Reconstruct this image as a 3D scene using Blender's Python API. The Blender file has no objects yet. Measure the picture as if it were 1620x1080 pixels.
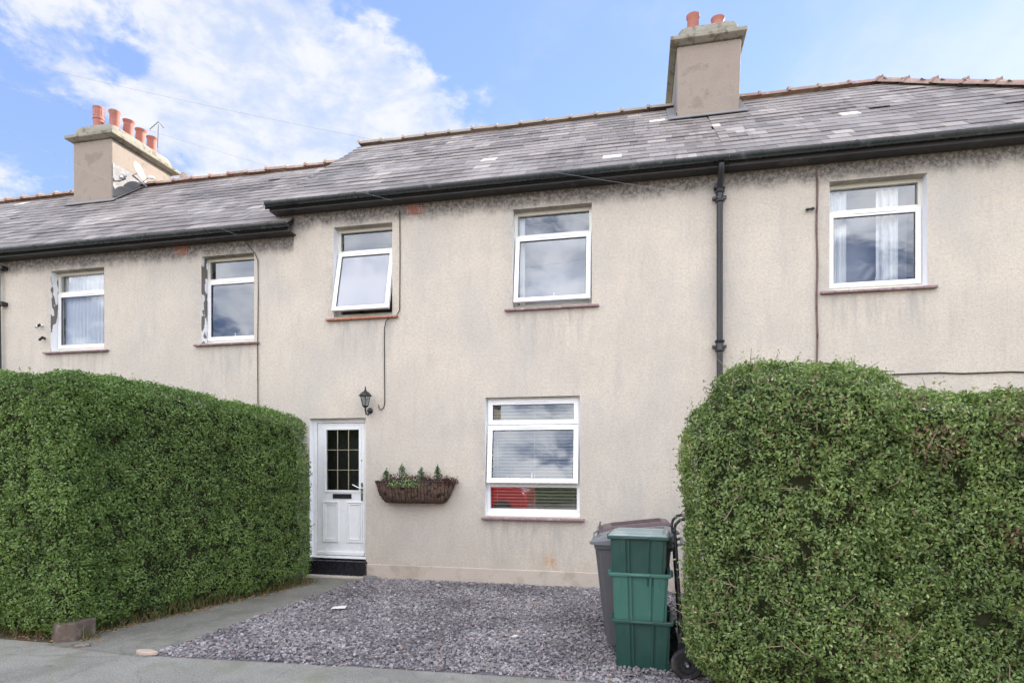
import bpy, math, random
import numpy as np
from mathutils import Vector, Matrix, noise as mnoise
R = math.radians
rnd = random.Random(7)
C = bpy.context.scene.collection
sc = bpy.context.scene

# ------------------------------------------------------------------ camera
cam_d = bpy.data.cameras.new('camera'); cam = bpy.data.objects.new('camera', cam_d); C.objects.link(cam)
cam.location = (0, -7.9, 1.7)
cam.rotation_euler = (R(90), 0, R(12.07))
cam_d.sensor_width = 36; cam_d.lens = 930/1620*36
cam_d.shift_y = (728-540)/1620
cam_d.clip_start = .05; cam_d.clip_end = 2000
sc.camera = cam
YAW = R(12.07)
def pdir(px, py):
    u = (px-810)/930; s, c = math.sin(YAW), math.cos(YAW)
    return Vector((-s+u*c, c+u*s, (728-py)/930)).normalized()

# ------------------------------------------------------------------ node helper
class NT:
    def __init__(s, tree): s.t = tree; s.n = tree.nodes; s.l = tree.links
    def node(s, typ, **kw):
        n = s.n.new(typ)
        for k, v in kw.items(): setattr(n, k, v)
        return n
    def put(s, sock, v):
        if isinstance(v, bpy.types.NodeSocket): s.l.new(v, sock)
        elif v is not None:
            if isinstance(v, (tuple, list)) and len(v) == 3 and sock.type == 'RGBA': v = (*v, 1)
            sock.default_value = v
    def math(s, op, a, b=None, c=None, clamp=False):
        n = s.node('ShaderNodeMath', operation=op, use_clamp=clamp)
        s.put(n.inputs[0], a); s.put(n.inputs[1], b); s.put(n.inputs[2], c); return n.outputs[0]
    def vmath(s, op, a, b=None):
        n = s.node('ShaderNodeVectorMath', operation=op); s.put(n.inputs[0], a); s.put(n.inputs[1], b)
        return n.outputs['Value'] if op in ('DOT_PRODUCT', 'LENGTH') else n.outputs[0]
    def noise(s, scale, vec=None, detail=4, rough=.55, dist=0):
        n = s.node('ShaderNodeTexNoise'); s.put(n.inputs['Vector'], vec); n.inputs['Scale'].default_value = scale
        n.inputs['Detail'].default_value = detail; n.inputs['Roughness'].default_value = rough; n.inputs['Distortion'].default_value = dist
        return n.outputs['Fac']
    def vor(s, scale, vec=None, out='Distance', feature='F1'):
        n = s.node('ShaderNodeTexVoronoi', feature=feature); s.put(n.inputs['Vector'], vec); n.inputs['Scale'].default_value = scale
        return n.outputs[out]
    def mr(s, v, a, b, c=0., d=1., smooth=True):
        n = s.node('ShaderNodeMapRange', interpolation_type='SMOOTHSTEP' if smooth else 'LINEAR')
        s.put(n.inputs[0], v); s.put(n.inputs[1], a); s.put(n.inputs[2], b); s.put(n.inputs[3], c); s.put(n.inputs[4], d); return n.outputs[0]
    def mix(s, f, a, b, mode='MIX'):
        n = s.node('ShaderNodeMix', data_type='RGBA', blend_type=mode)
        s.put(n.inputs[0], f); s.put(n.inputs[6], a); s.put(n.inputs[7], b); return n.outputs[2]
    def ramp(s, f, stops):
        n = s.node('ShaderNodeValToRGB'); e = n.color_ramp.elements
        e[0].position, e[0].color = stops[0][0], (*stops[0][1], 1); e[1].position, e[1].color = stops[-1][0], (*stops[-1][1], 1)
        for p, c in stops[1:-1]: k = e.new(p); k.color = (*c, 1)
        s.put(n.inputs[0], f); return n.outputs[0]
    def pos(s): return s.node('ShaderNodeNewGeometry').outputs['Position']
    def obj(s): return s.node('ShaderNodeTexCoord').outputs['Object']
    def sep(s, v):
        n = s.node('ShaderNodeSeparateXYZ'); s.put(n.inputs[0], v); return n.outputs
    def scale(s, v, xyz):
        n = s.node('ShaderNodeVectorMath', operation='MULTIPLY'); s.put(n.inputs[0], v); n.inputs[1].default_value = xyz; return n.outputs[0]
    def attr(s, name): return s.node('ShaderNodeAttribute', attribute_name=name).outputs['Fac']
    def bump(s, h, strength=.3, dist=.01):
        n = s.node('ShaderNodeBump'); s.put(n.inputs['Height'], h); n.inputs['Strength'].default_value = strength; n.inputs['Distance'].default_value = dist
        return n.outputs[0]

# ------------------------------------------------------------------ world, sun, exposure
SUN_AZ, SUN_EL = R(36), R(28)
w = bpy.data.worlds.new('World'); sc.world = w; w.use_nodes = True
w.node_tree.nodes.clear(); t = NT(w.node_tree)
sky = t.node('ShaderNodeTexSky', sky_type='NISHITA'); sky.sun_disc = False
sky.sun_elevation = SUN_EL; sky.sun_rotation = SUN_AZ; sky.altitude = 50; sky.dust_density = .1; sky.ozone_density = 2.
D = t.node('ShaderNodeTexCoord').outputs['Generated']
dx, dy, dz = t.sep(D)
zc = t.math('ADD', t.math('MAXIMUM', dz, 0.), .22)
flat = t.node('ShaderNodeCombineXYZ'); t.put(flat.inputs[0], t.math('DIVIDE', dx, zc)); t.put(flat.inputs[1], t.math('DIVIDE', dy, zc)); t.put(flat.inputs[2], 0.)
DS = t.scale(D, (1., 1., 1.75))
n1 = t.noise(3.6, t.vmath('ADD', DS, (3.1, .4, 1.7)), 10, .56, .25)
n2 = t.noise(11., DS, 7, .62, .2)
cl = t.math('ADD', t.math('MULTIPLY', n1, 1.05), t.math('MULTIPLY', n2, .42)); cl = t.math('SUBTRACT', cl, .235)
blobs = [((500,225),.26,.10),((640,160),.14,.07),((330,262),.16,.10),((470,130),.07,-.05),((600,190),.05,-.05),((250,120),.07,.04),((740,190),.09,.09),((580,115),.08,.06),((370,80),.09,.08),((400,240),.15,.10),((180,45),.24,.12),((60,60),.10,.06),((30,305),.12,.12),
         ((118,118),.03,.08),((240,158),.03,.11),((450,12),.06,.08),((1260,100),.12,.10),((950,175),.10,.09),((820,150),.06,.06),((290,12),.10,.07),((700,50),.07,-.07),((900,60),.17,-.10),((1050,30),.12,-.06),((1450,40),.18,.03),((330,130),.05,.04),((230,110),.06,-.06),((60,190),.10,-.05)]
tot = None
for (px, py), rad, amt in blobs:
    d = pdir(px, py)
    b = t.mr(t.vmath('LENGTH', t.vmath('SUBTRACT', D, tuple(d))), 0., rad*1.5, amt, 0.)
    tot = b if tot is None else t.math('ADD', tot, b)
back = t.mr(dy, .25, -.3, -.03, .15)                        # extra unseen cloud added behind the camera, as fill for the facade
cov = t.math('ADD', t.math('ADD', cl, tot), back)
mask = t.math('MULTIPLY', t.mr(cov, .525, .650), t.mr(n2, .30, .60, .60, 1.))
skyc = t.mix(.45, t.mix(1., sky.outputs[0], (.80, .72, .88), 'MULTIPLY'), (1.25, 1.92, 3.25))
bright = t.mr(dy, .35, -.30, 2.95, 14.)  # clouds behind the camera made far brighter, added to light the shaded front
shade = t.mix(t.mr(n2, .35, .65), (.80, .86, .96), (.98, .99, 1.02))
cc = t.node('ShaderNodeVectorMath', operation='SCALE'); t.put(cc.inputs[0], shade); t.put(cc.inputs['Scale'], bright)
veil = t.math('MULTIPLY', t.mr(t.math('ADD', n1, t.mr(t.vmath('LENGTH', t.vmath('SUBTRACT', D, tuple(pdir(1480, 60)))), 0., .75, .22, 0.)), .46, .75), .42)
mask = t.math('MAXIMUM', mask, veil)
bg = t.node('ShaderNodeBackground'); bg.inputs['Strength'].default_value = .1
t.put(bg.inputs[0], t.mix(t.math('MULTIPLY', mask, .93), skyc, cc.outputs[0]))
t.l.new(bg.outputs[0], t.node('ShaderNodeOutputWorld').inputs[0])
w.cycles.sampling_method = 'MANUAL'; w.cycles.sample_map_resolution = 1024

sd = bpy.data.lights.new('sun', 'SUN'); sd.energy = 4.0; sd.angle = R(.53); sd.color = (1, .94, .85)
sun = bpy.data.objects.new('sun', sd); C.objects.link(sun)
S = Vector((math.sin(SUN_AZ)*math.cos(SUN_EL), math.cos(SUN_AZ)*math.cos(SUN_EL), math.sin(SUN_EL)))
sun.rotation_euler = S.to_track_quat('Z', 'Y').to_euler(); sun.location = (10, 20, 20)
vs = sc.view_settings; vs.view_transform = 'Standard'; vs.look = 'None'; vs.gamma = 1; vs.exposure = 1.76
sc.cycles.max_bounces = 6; sc.cycles.transparent_max_bounces = 12; sc.cycles.diffuse_bounces = 4
sc.cycles.caustics_reflective = False; sc.cycles.caustics_refractive = False
sc.cycles.use_denoising = True; sc.cycles.sample_clamp_indirect = 6

# ------------------------------------------------------------------ materials
MATS = {}
def mat(name, col=(.5, .5, .5), rough=.6, spec=.5, metal=0., var=.12, vscale=6., bump=0., bscale=40., attr=None, dirt=None):
    if name in MATS: return MATS[name]
    m = bpy.data.materials.new(name); m.use_nodes = True; m.node_tree.nodes.clear(); t = NT(m.node_tree)
    b = t.node('ShaderNodeBsdfPrincipled'); P = t.pos()
    f = t.noise(vscale, P, 5)
    c = t.mix(f, tuple(x*(1-var) for x in col), tuple(min(1, x*(1+var)) for x in col))
    if dirt:
        c = t.mix(t.mr(t.noise(dirt[1], P, 6, .65), dirt[2], dirt[2]+.15), c, dirt[0])
    if attr: c = t.mix(1., c, t.ramp(t.attr('var'), attr), 'MULTIPLY')
    t.put(b.inputs['Base Color'], c); b.inputs['Metallic'].default_value = metal
    t.put(b.inputs['Roughness'], t.mr(t.noise(vscale*2.3, P, 3), .3, .7, max(0, rough-.08), min(1, rough+.08)))
    b.inputs['Specular IOR Level'].default_value = spec
    if bump: t.put(b.inputs['Normal'], t.bump(t.noise(bscale, P, 5, .6), bump, .01))
    t.l.new(b.outputs[0], t.node('ShaderNodeOutputMaterial').inputs[0])
    MATS[name] = m; return m

def wall_mat(name, eave, sills, rust=None):
    m = bpy.data.materials.new(name); m.use_nodes = True; m.node_tree.nodes.clear(); t = NT(m.node_tree)
    b = t.node('ShaderNodeBsdfPrincipled'); P = t.pos(); X, Y, Z = t.sep(P)
    c = t.mix(t.mr(t.noise(1.1, P, 6, .6), .35, .65), (.60, .535, .448), (.53, .475, .405))
    c = t.mix(t.mr(t.noise(.7, t.vmath('ADD', P, (7., 3., 1.)), 7, .68), .52, .74, 0., .6), c, (.52, .465, .405))
    c = t.mix(t.math('MULTIPLY', t.mr(t.noise(3.2, t.scale(P, (1.6, 1, .5)), 6, .7), .5, .75), .5), c, (.46, .41, .36))
    c = t.mix(t.mr(t.noise(2.1, t.vmath('ADD', P, (2., 9., 4.)), 5, .6), .58, .8, 0., .55), c, (.68, .55, .43))
    c = t.mix(t.mr(t.noise(1.0, t.scale(t.vmath('ADD', P, (17., 3., 6.)), (1.2, 1., .7)), 8, .68), .44, .70, 0., .62), c, (.44, .415, .385))
    c = t.mix(t.mr(t.noise(2.4, t.scale(t.vmath('ADD', P, (1., 3., 36.)), (2.6, 1., .45)), 6, .7), .52, .74, 0., .42), c, (.40, .375, .345))
    # pebbles of the roughcast
    v = t.vor(85., P); g = t.noise(30., P, 6, .78); g2 = t.noise(90., P, 3, .7)
    h = t.math('ADD', t.math('MULTIPLY', v, .7), t.math('ADD', g, t.math('MULTIPLY', g2, .5)))
    c = t.mix(t.mr(g, .30, .60, .55, 0.), c, (.37, .315, .26))
    c = t.mix(t.mr(g2, .56, .72, 0., .6), c, (.76, .67, .57))
    c = t.mix(t.mr(t.vor(17., P), .09, .03, 0., .6), c, (.27, .235, .20))
    # black algae under the eaves, ragged lower edge
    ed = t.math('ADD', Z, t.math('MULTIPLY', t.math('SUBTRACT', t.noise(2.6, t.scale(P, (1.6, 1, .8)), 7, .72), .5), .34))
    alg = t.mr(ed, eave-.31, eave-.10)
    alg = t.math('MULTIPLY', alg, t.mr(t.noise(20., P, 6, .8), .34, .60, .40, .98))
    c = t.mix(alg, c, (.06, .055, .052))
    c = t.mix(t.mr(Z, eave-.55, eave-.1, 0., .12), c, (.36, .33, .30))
    # grey run-off under sills
    streak = t.mr(t.noise(7., t.scale(P, (1.5, 1, .22)), 5, .7), .42, .68)
    for x0, x1, z in sills:
        k = t.math('MULTIPLY', t.mr(X, x0-.12, x0+.08), t.mr(X, x1+.12, x1-.08))
        k = t.math('MULTIPLY', k, t.math('MULTIPLY', t.mr(Z, z-.95, z-.05), t.mr(Z, z+.02, z)))
        c = t.mix(t.math('MULTIPLY', t.math('MULTIPLY', k, streak), .50), c, (.30, .28, .265))
        # dark grime up the sides of the opening
        kk = t.math('MULTIPLY', t.math('MULTIPLY', t.mr(X, x0-.22, x0-.02), t.mr(X, x0+.4, x0)), t.math('MULTIPLY', t.mr(Z, z-.2, z), t.mr(Z, z+1.5, z+.9)))
        c = t.mix(t.math('MULTIPLY', t.math('MULTIPLY', kk, t.mr(t.noise(9., P, 5, .7), .35, .65)), .30), c, (.27, .26, .25))
    if rust:
        k = t.mr(t.vmath('LENGTH', t.scale(t.vmath('SUBTRACT', P, rust), (1.6, 1, 1))), .24, .02)
        k = t.math('MULTIPLY', k, t.mr(t.noise(10., P, 5, .7), .38, .6)); c = t.mix(t.math('MULTIPLY', k, .75), c, (.50, .27, .11))
    # splash dirt above the ground
    c = t.mix(t.math('MULTIPLY', t.mr(Z, .75, .2), t.mr(t.noise(4., P, 6, .7), .4, .7, .0, .5)), c, (.44, .36, .285))
    t.put(b.inputs['Base Color'], c); b.inputs['Roughness'].default_value = .92; b.inputs['Specular IOR Level'].default_value = .2
    t.put(b.inputs['Normal'], t.bump(h, .55, .008))
    t.l.new(b.outputs[0], t.node('ShaderNodeOutputMaterial').inputs[0]); return m

def glass_mat(name, refl=.16, tint=(.93, .95, .96), rough=0., frost=None):
    m = bpy.data.materials.new(name); m.use_nodes = True; m.node_tree.nodes.clear(); t = NT(m.node_tree)
    gl = t.node('ShaderNodeBsdfGlossy'); gl.inputs['Roughness'].default_value = rough; gl.inputs['Color'].default_value = (.95, .97, 1, 1)
    t.put(gl.inputs['Normal'], t.bump(t.noise(1.6, t.pos(), 2, .4), .06, .05))
    if frost: tr = t.node('ShaderNodeBsdfDiffuse'); tr.inputs[0].default_value = (*frost, 1)
    else: tr = t.node('ShaderNodeBsdfTransparent'); tr.inputs[0].default_value = (*tint, 1)
    lw = t.node('ShaderNodeLayerWeight'); lw.inputs[0].default_value = .35
    f = t.math('ADD', t.math('MULTIPLY', lw.outputs['Fresnel'], .9), refl, clamp=True)
    mx = t.node('ShaderNodeMixShader'); t.put(mx.inputs[0], f); t.l.new(tr.outputs[0], mx.inputs[1]); t.l.new(gl.outputs[0], mx.inputs[2])
    t.l.new(mx.outputs[0], t.node('ShaderNodeOutputMaterial').inputs[0]); return m

def leaf_mat(name, stops, spec=.5, rough=.42, trans=.38):
    m = bpy.data.materials.new(name); m.use_nodes = True; m.node_tree.nodes.clear(); t = NT(m.node_tree)
    b = t.node('ShaderNodeBsdfPrincipled'); c = t.ramp(t.attr('var'), stops)
    t.put(b.inputs['Base Color'], c); b.inputs['Roughness'].default_value = rough; b.inputs['Specular IOR Level'].default_value = spec
    tl = t.node('ShaderNodeBsdfTranslucent'); t.put(tl.inputs[0], t.mix(1., c, (1.1, 1.25, .5), 'MULTIPLY'))
    mx = t.node('ShaderNodeMixShader'); mx.inputs[0].default_value = trans; t.l.new(b.outputs[0], mx.inputs[1]); t.l.new(tl.outputs[0], mx.inputs[2])
    t.l.new(mx.outputs[0], t.node('ShaderNodeOutputMaterial').inputs[0]); return m

def slate_mat(name):
    m = bpy.data.materials.new(name); m.use_nodes = True; m.node_tree.nodes.clear(); t = NT(m.node_tree)
    b = t.node('ShaderNodeBsdfPrincipled'); P = t.pos()
    c = t.ramp(t.attr('var'), [(0., (.12, .108, .105)), (.35, (.205, .185, .18)), (.6, (.285, .258, .25)), (.85, (.38, .35, .335)), (.97, (.45, .42, .40)), (1., (.72, .70, .66))])
    st = t.noise(.55, t.scale(P, (1.3, .5, .5)), 6, .65)
    c = t.mix(t.mr(st, .50, .70, 0., .55), c, (.13, .115, .115))
    c = t.mix(t.math('MULTIPLY', t.mr(t.noise(1.4, t.scale(P, (3.2, .35, .35)), 5, .6), .56, .68), .5), c, (.12, .105, .11))
    c = t.mix(t.mr(t.noise(1.5, P, 6, .7), .5, .72, 0., .5), c, (.30, .29, .28))
    c = t.mix(t.mr(t.noise(14., P, 4, .8), .56, .68, 0., .5), c, (.38, .365, .34))
    c = t.mix(1., c, (.97, .93, .885), 'MULTIPLY')
    t.put(b.inputs['Base Color'], c); t.put(b.inputs['Roughness'], t.mr(t.noise(9., P), .3, .7, .55, .78)); b.inputs['Specular IOR Level'].default_value = .35
    t.put(b.inputs['Normal'], t.bump(t.noise(30., t.scale(P, (1, 1, 1)), 5, .7), .35, .006))
    t.l.new(b.outputs[0], t.node('ShaderNodeOutputMaterial').inputs[0]); return m

def ground_mat(name, c1, c2, c3, moss=None, scale=1., spk=120.):
    m = bpy.data.materials.new(name); m.use_nodes = True; m.node_tree.nodes.clear(); t = NT(m.node_tree)
    b = t.node('ShaderNodeBsdfPrincipled'); P = t.pos(); drop = t.noise(7., t.scale(P, (1., 1.8, 1.)), 3, .5)
    c = t.mix(t.mr(t.noise(1.3*scale, P, 7, .65), .35, .65), c1, c2)
    sp = t.noise(spk, P, 3, .7)
    c = t.mix(t.mr(sp, .42, .66, 0., .7), c, c3)
    c = t.mix(t.mr(t.noise(.9, t.vmath('ADD', P, (11., 4., 0.)), 6, .7), .48, .62, 0., .4), c, tuple(x*.72 for x in c1))
    ck = t.node('ShaderNodeTexVoronoi', feature='DISTANCE_TO_EDGE'); ck.inputs['Scale'].default_value = .8
    wv = t.node('ShaderNodeTexNoise'); t.put(wv.inputs['Vector'], P); wv.inputs['Scale'].default_value = 2.5; wv.inputs['Detail'].default_value = 6
    t.put(ck.inputs['Vector'], t.vmath('ADD', P, t.scale(wv.outputs['Color'], (.45, .45, .0))))
    c = t.mix(t.mr(ck.outputs['Distance'], .007, .001, 0., .22), c, tuple(x*.35 for x in c1))
    c = t.mix(t.mr(t.noise(spk*.6, t.vmath('ADD', P, (3., 1., 0.)), 3, .7), .62, .72, 0., .7), c, tuple(x*.35 for x in c1))
    if moss: c = t.mix(t.mr(t.noise(2.2*scale, t.vmath('ADD', P, (5., 2., 0.)), 7, .7), .5, .66, 0., .6), c, moss)
    c = t.mix(t.mr(drop, .68, .72, 0., .55), c, tuple(x*.4 for x in c1))
    t.put(b.inputs['Base Color'], c); b.inputs['Roughness'].default_value = .88; b.inputs['Specular IOR Level'].default_value = .3
    t.put(b.inputs['Normal'], t.bump(t.math('ADD', sp, t.noise(14., P, 5, .6)), .5, .006))
    t.l.new(b.outputs[0], t.node('ShaderNodeOutputMaterial').inputs[0]); return m

PVC = mat('white_pvc', (.80, .80, .79), .32, .5, var=.03, vscale=3, dirt=((.55, .54, .5), 3., .66))
PVCD = mat('weathered_white_pvc', (.74, .72, .64), .4, .45, var=.06, vscale=5, dirt=((.5, .48, .4), 4., .6))
PAINT = mat('painted_reveal', (.84, .84, .86), .8, .2, var=.08, vscale=9, bump=.3, bscale=25)
def peel_mat():
    m = bpy.data.materials.new('peeling_paint'); m.use_nodes = True; m.node_tree.nodes.clear(); t = NT(m.node_tree)
    b = t.node('ShaderNodeBsdfPrincipled'); P = t.pos(); n = t.noise(3.4, t.scale(P, (2.2, 2.2, 1.)), 3, .55)
    k = t.mr(n, .50, .525); c = t.mix(k, (.86, .86, .88), (.19, .17, .15)); t.put(b.inputs['Base Color'], c)
    b.inputs['Roughness'].default_value = .8; t.put(b.inputs['Normal'], t.bump(t.math('SUBTRACT', 1., k), .6, .004))
    t.l.new(b.outputs[0], t.node('ShaderNodeOutputMaterial').inputs[0]); return m
PEEL = peel_mat()
CLAY = mat('clay_tile', (.40, .15, .09), .8, .3, var=.3, vscale=11, bump=.3, dirt=((.36, .31, .30), 12., .50))
PURP = mat('purple_quarry_tile', (.27, .17, .18), .6, .4, var=.3, vscale=14, dirt=((.45, .40, .40), 14., .56))
RIDR = mat('red_ridge_clay', (.30, .20, .165), .85, .25, var=.3, vscale=7, bump=.4, dirt=((.36, .31, .24), 6., .50))
RIDB = mat('lichened_ridge_clay', (.30, .25, .205), .9, .2, var=.3, vscale=6, bump=.5, dirt=((.30, .19, .14), 5., .56))
POT = mat('terracotta', (.36, .14, .105), .75, .35, var=.22, vscale=6, dirt=((.25, .17, .13), 5., .60))
STUCCO = mat('chimney_render', (.285, .235, .195), .92, .2, var=.22, vscale=3, bump=.7, bscale=45, dirt=((.225, .19, .155), 3.0, .50))
CAPST = mat('mossy_cap_concrete', (.26, .24, .195), .95, .15, var=.3, vscale=7, bump=.9, bscale=30, dirt=((.16, .13, .095), 6., .50))
LEAD = mat('grey_flashing', (.20, .19, .185), .7, .4, var=.3, vscale=6, bump=.4)
GUT = mat('black_gutter_plastic', (.030, .038, .042), .30, .6, var=.3, vscale=5, dirt=((.12, .13, .13), 5., .58))
FASC = mat('black_fascia_paint', (.042, .040, .042), .5, .4, var=.35, vscale=3, dirt=((.13, .12, .12), 2.5, .58))
PIPE = mat('cast_iron_paint', (.018, .018, .022), .35, .5, var=.3, vscale=5, dirt=((.09, .075, .07), 9., .66))
BLK = mat('black_metal', (.018, .018, .02), .35, .5, var=.2)
CABLE = mat('cable_black', (.03, .028, .026), .6, .3)
CABLEB = mat('cable_brown', (.16, .10, .09), .7, .3, dirt=((.05, .045, .04), 8., .5))
CHROME = mat('brushed_metal', (.6, .6, .6), .25, .5, 1., var=.05)
BRASS = mat('lead_came_gold', (.42, .37, .25), .5, .5, .3, var=.05)
DGLASS = glass_mat('door_glass', .06, (.42, .43, .45))
GLASS = glass_mat('window_glass', .08)
FROST = glass_mat('frosted_glass', .05, rough=.04, frost=(.27, .27, .30))
BLIND = mat('cream_blind_slat', (.80, .77, .68), .5, .4, var=.04)
NET = mat('net_curtain', (.90, .92, .93), .9, .2, var=.06, vscale=3)
CURT = mat('grey_curtain', (.36, .37, .42), .9, .2, var=.1, vscale=3)
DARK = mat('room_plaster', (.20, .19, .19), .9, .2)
SLATE = slate_mat('roof_slate')
UNDER = mat('roof_underlay', (.03, .03, .03), .9, .1)
CHIP = mat('slate_chippings_stone', (1, 1, 1), .6, .45, var=.12, vscale=8, attr=[(0., (.09, .08, .083)), (.3, (.195, .178, .183)), (.62, (.31, .283, .29)), (.9, (.46, .43, .43)), (.97, (.36, .22, .21)), (1., (.74, .72, .68))])
CHIPB = ground_mat('slate_bed', (.10, .09, .10), (.16, .14, .16), (.26, .24, .25), spk=45.)
TAR = ground_mat('tarmac', (.18, .172, .15), (.25, .238, .208), (.42, .40, .35), moss=(.19, .185, .13), spk=80.)
PATHM = ground_mat('path_tarmac', (.145, .138, .118), (.195, .186, .16), (.33, .315, .275), moss=(.13, .13, .09), spk=110.)
ROADM = ground_mat('road_asphalt', (.07, .07, .07), (.09, .09, .088), (.16, .16, .15), spk=90.)
SOIL = ground_mat('soil', (.06, .045, .03), (.10, .075, .05), (.17, .12, .08), moss=(.07, .085, .04), spk=50.)
GRASSM = ground_mat('lawn', (.05, .085, .03), (.07, .11, .04), (.10, .12, .05), spk=60.)
KERB = mat('kerb_concrete', (.34, .33, .31), .9, .2, var=.2, vscale=5, bump=.3)
PLIN = mat('plinth_render', (.50, .435, .365), .92, .2, var=.16, vscale=2.5, bump=.5, bscale=28, dirt=((.42, .35, .28), 3., .5))
BTILE = mat('black_quarry_tile', (.014, .013, .018), .28, .5, var=.4, vscale=9)
BINM = mat('grey_bin_plastic', (.085, .083, .086), .42, .45, var=.14, vscale=3, bump=.15, bscale=160, dirt=((.16, .155, .15), 5., .62))
BINL = mat('bin_lid_plastic', (.17, .175, .18), .36, .5, var=.12, vscale=3, dirt=((.24, .23, .22), 5., .60))
BINP = mat('brown_bin_lid', (.10, .065, .07), .4, .5, var=.1)
BOXD = mat('dark_green_plastic', (.016, .058, .047), .38, .5, var=.2, vscale=4, dirt=((.05, .095, .08), 6., .60))
BOXL = mat('faded_green_plastic', (.042, .135, .105), .42, .5, var=.15, vscale=4, dirt=((.09, .19, .155), 6., .58))
LIDM = mat('pale_lid_plastic', (.25, .31, .29), .35, .5, var=.15, vscale=4, dirt=((.32, .36, .34), 6., .5))
RUB = mat('rubber', (.022, .021, .022), .8, .3, dirt=((.07, .06, .055), 9., .5))
COIR = mat('coir_liner', (.13, .085, .062), .98, .1, var=.6, vscale=24, bump=1., bscale=50, dirt=((.03, .02, .016), 14., .50))
TWIG = mat('hedge_twigs', (.040, .042, .022), .95, .1, var=.5, vscale=12, bump=.8, bscale=40, dirt=((.014, .024, .008), 9., .5))
BARE = mat('bare_twig', (.26, .19, .13), .8, .2, var=.3)
PRIV = leaf_mat('privet_leaf', [(0., (.052, .082, .026)), (.3, (.105, .172, .048)), (.6, (.175, .27, .072)), (.85, (.26, .37, .11)), (.96, (.27, .33, .13)), (1., (.34, .26, .12))])
PRIVR = leaf_mat('privet_leaf_right', [(0., (.058, .085, .030)), (.3, (.125, .185, .056)), (.6, (.20, .28, .088)), (.82, (.29, .37, .125)), (.94, (.44, .48, .21)), (.955, (.15, .085, .05)), (1., (.27, .17, .11))], rough=.36)
WEED = leaf_mat('dry_weeds', [(0., (.06, .09, .025)), (.5, (.12, .13, .04)), (.8, (.22, .15, .07)), (1., (.33, .24, .13))])
HEATH = leaf_mat('heather_leaf', [(0., (.045, .014, .016)), (.6, (.11, .03, .034)), (1., (.19, .065, .06))])
CONI = leaf_mat('conifer_leaf', [(0., (.02, .06, .02)), (.6, (.06, .14, .05)), (1., (.14, .24, .09))])
SAGE = leaf_mat('pale_leaf', [(0., (.13, .20, .08)), (.6, (.26, .36, .16)), (1., (.40, .48, .25))])
ROSE = leaf_mat('pink_petal', [(0., (.55, .12, .22)), (1., (.7, .25, .35))])
YEL = leaf_mat('yellow_petal', [(0., (.75, .5, .04)), (1., (.8, .62, .08))])
STONE = mat('gatepost_stone', (.13, .10, .08), .95, .15, var=.3, vscale=5, bump=.6, dirt=((.27, .25, .23), 4., .5))
PAPER = mat('paper_white', (.72, .68, .64), .8, .2)
DEAD = mat('dead_leaf', (.38, .22, .10), .8, .2, var=.4)
DISH = mat('dish_metal', (.42, .36, .33), .5, .4, var=.15, vscale=8, dirt=((.36, .16, .10), 5., .53))
BRICK = mat('red_brick', (.36, .15, .10), .85, .25, var=.3, vscale=10, bump=.4)
OROOF = mat('orange_roof_tile', (.42, .17, .10), .8, .3, var=.3, vscale=3, bump=.5, bscale=12)
CARP = mat('red_car_paint', (.55, .02, .025), .2, .6, var=.03); CARP.node_tree.nodes['Principled BSDF'].inputs['Coat Weight'].default_value = .8
WOOD = mat('pole_wood', (.16, .11, .07), .9, .2, var=.3, vscale=4, bump=.5)

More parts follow.
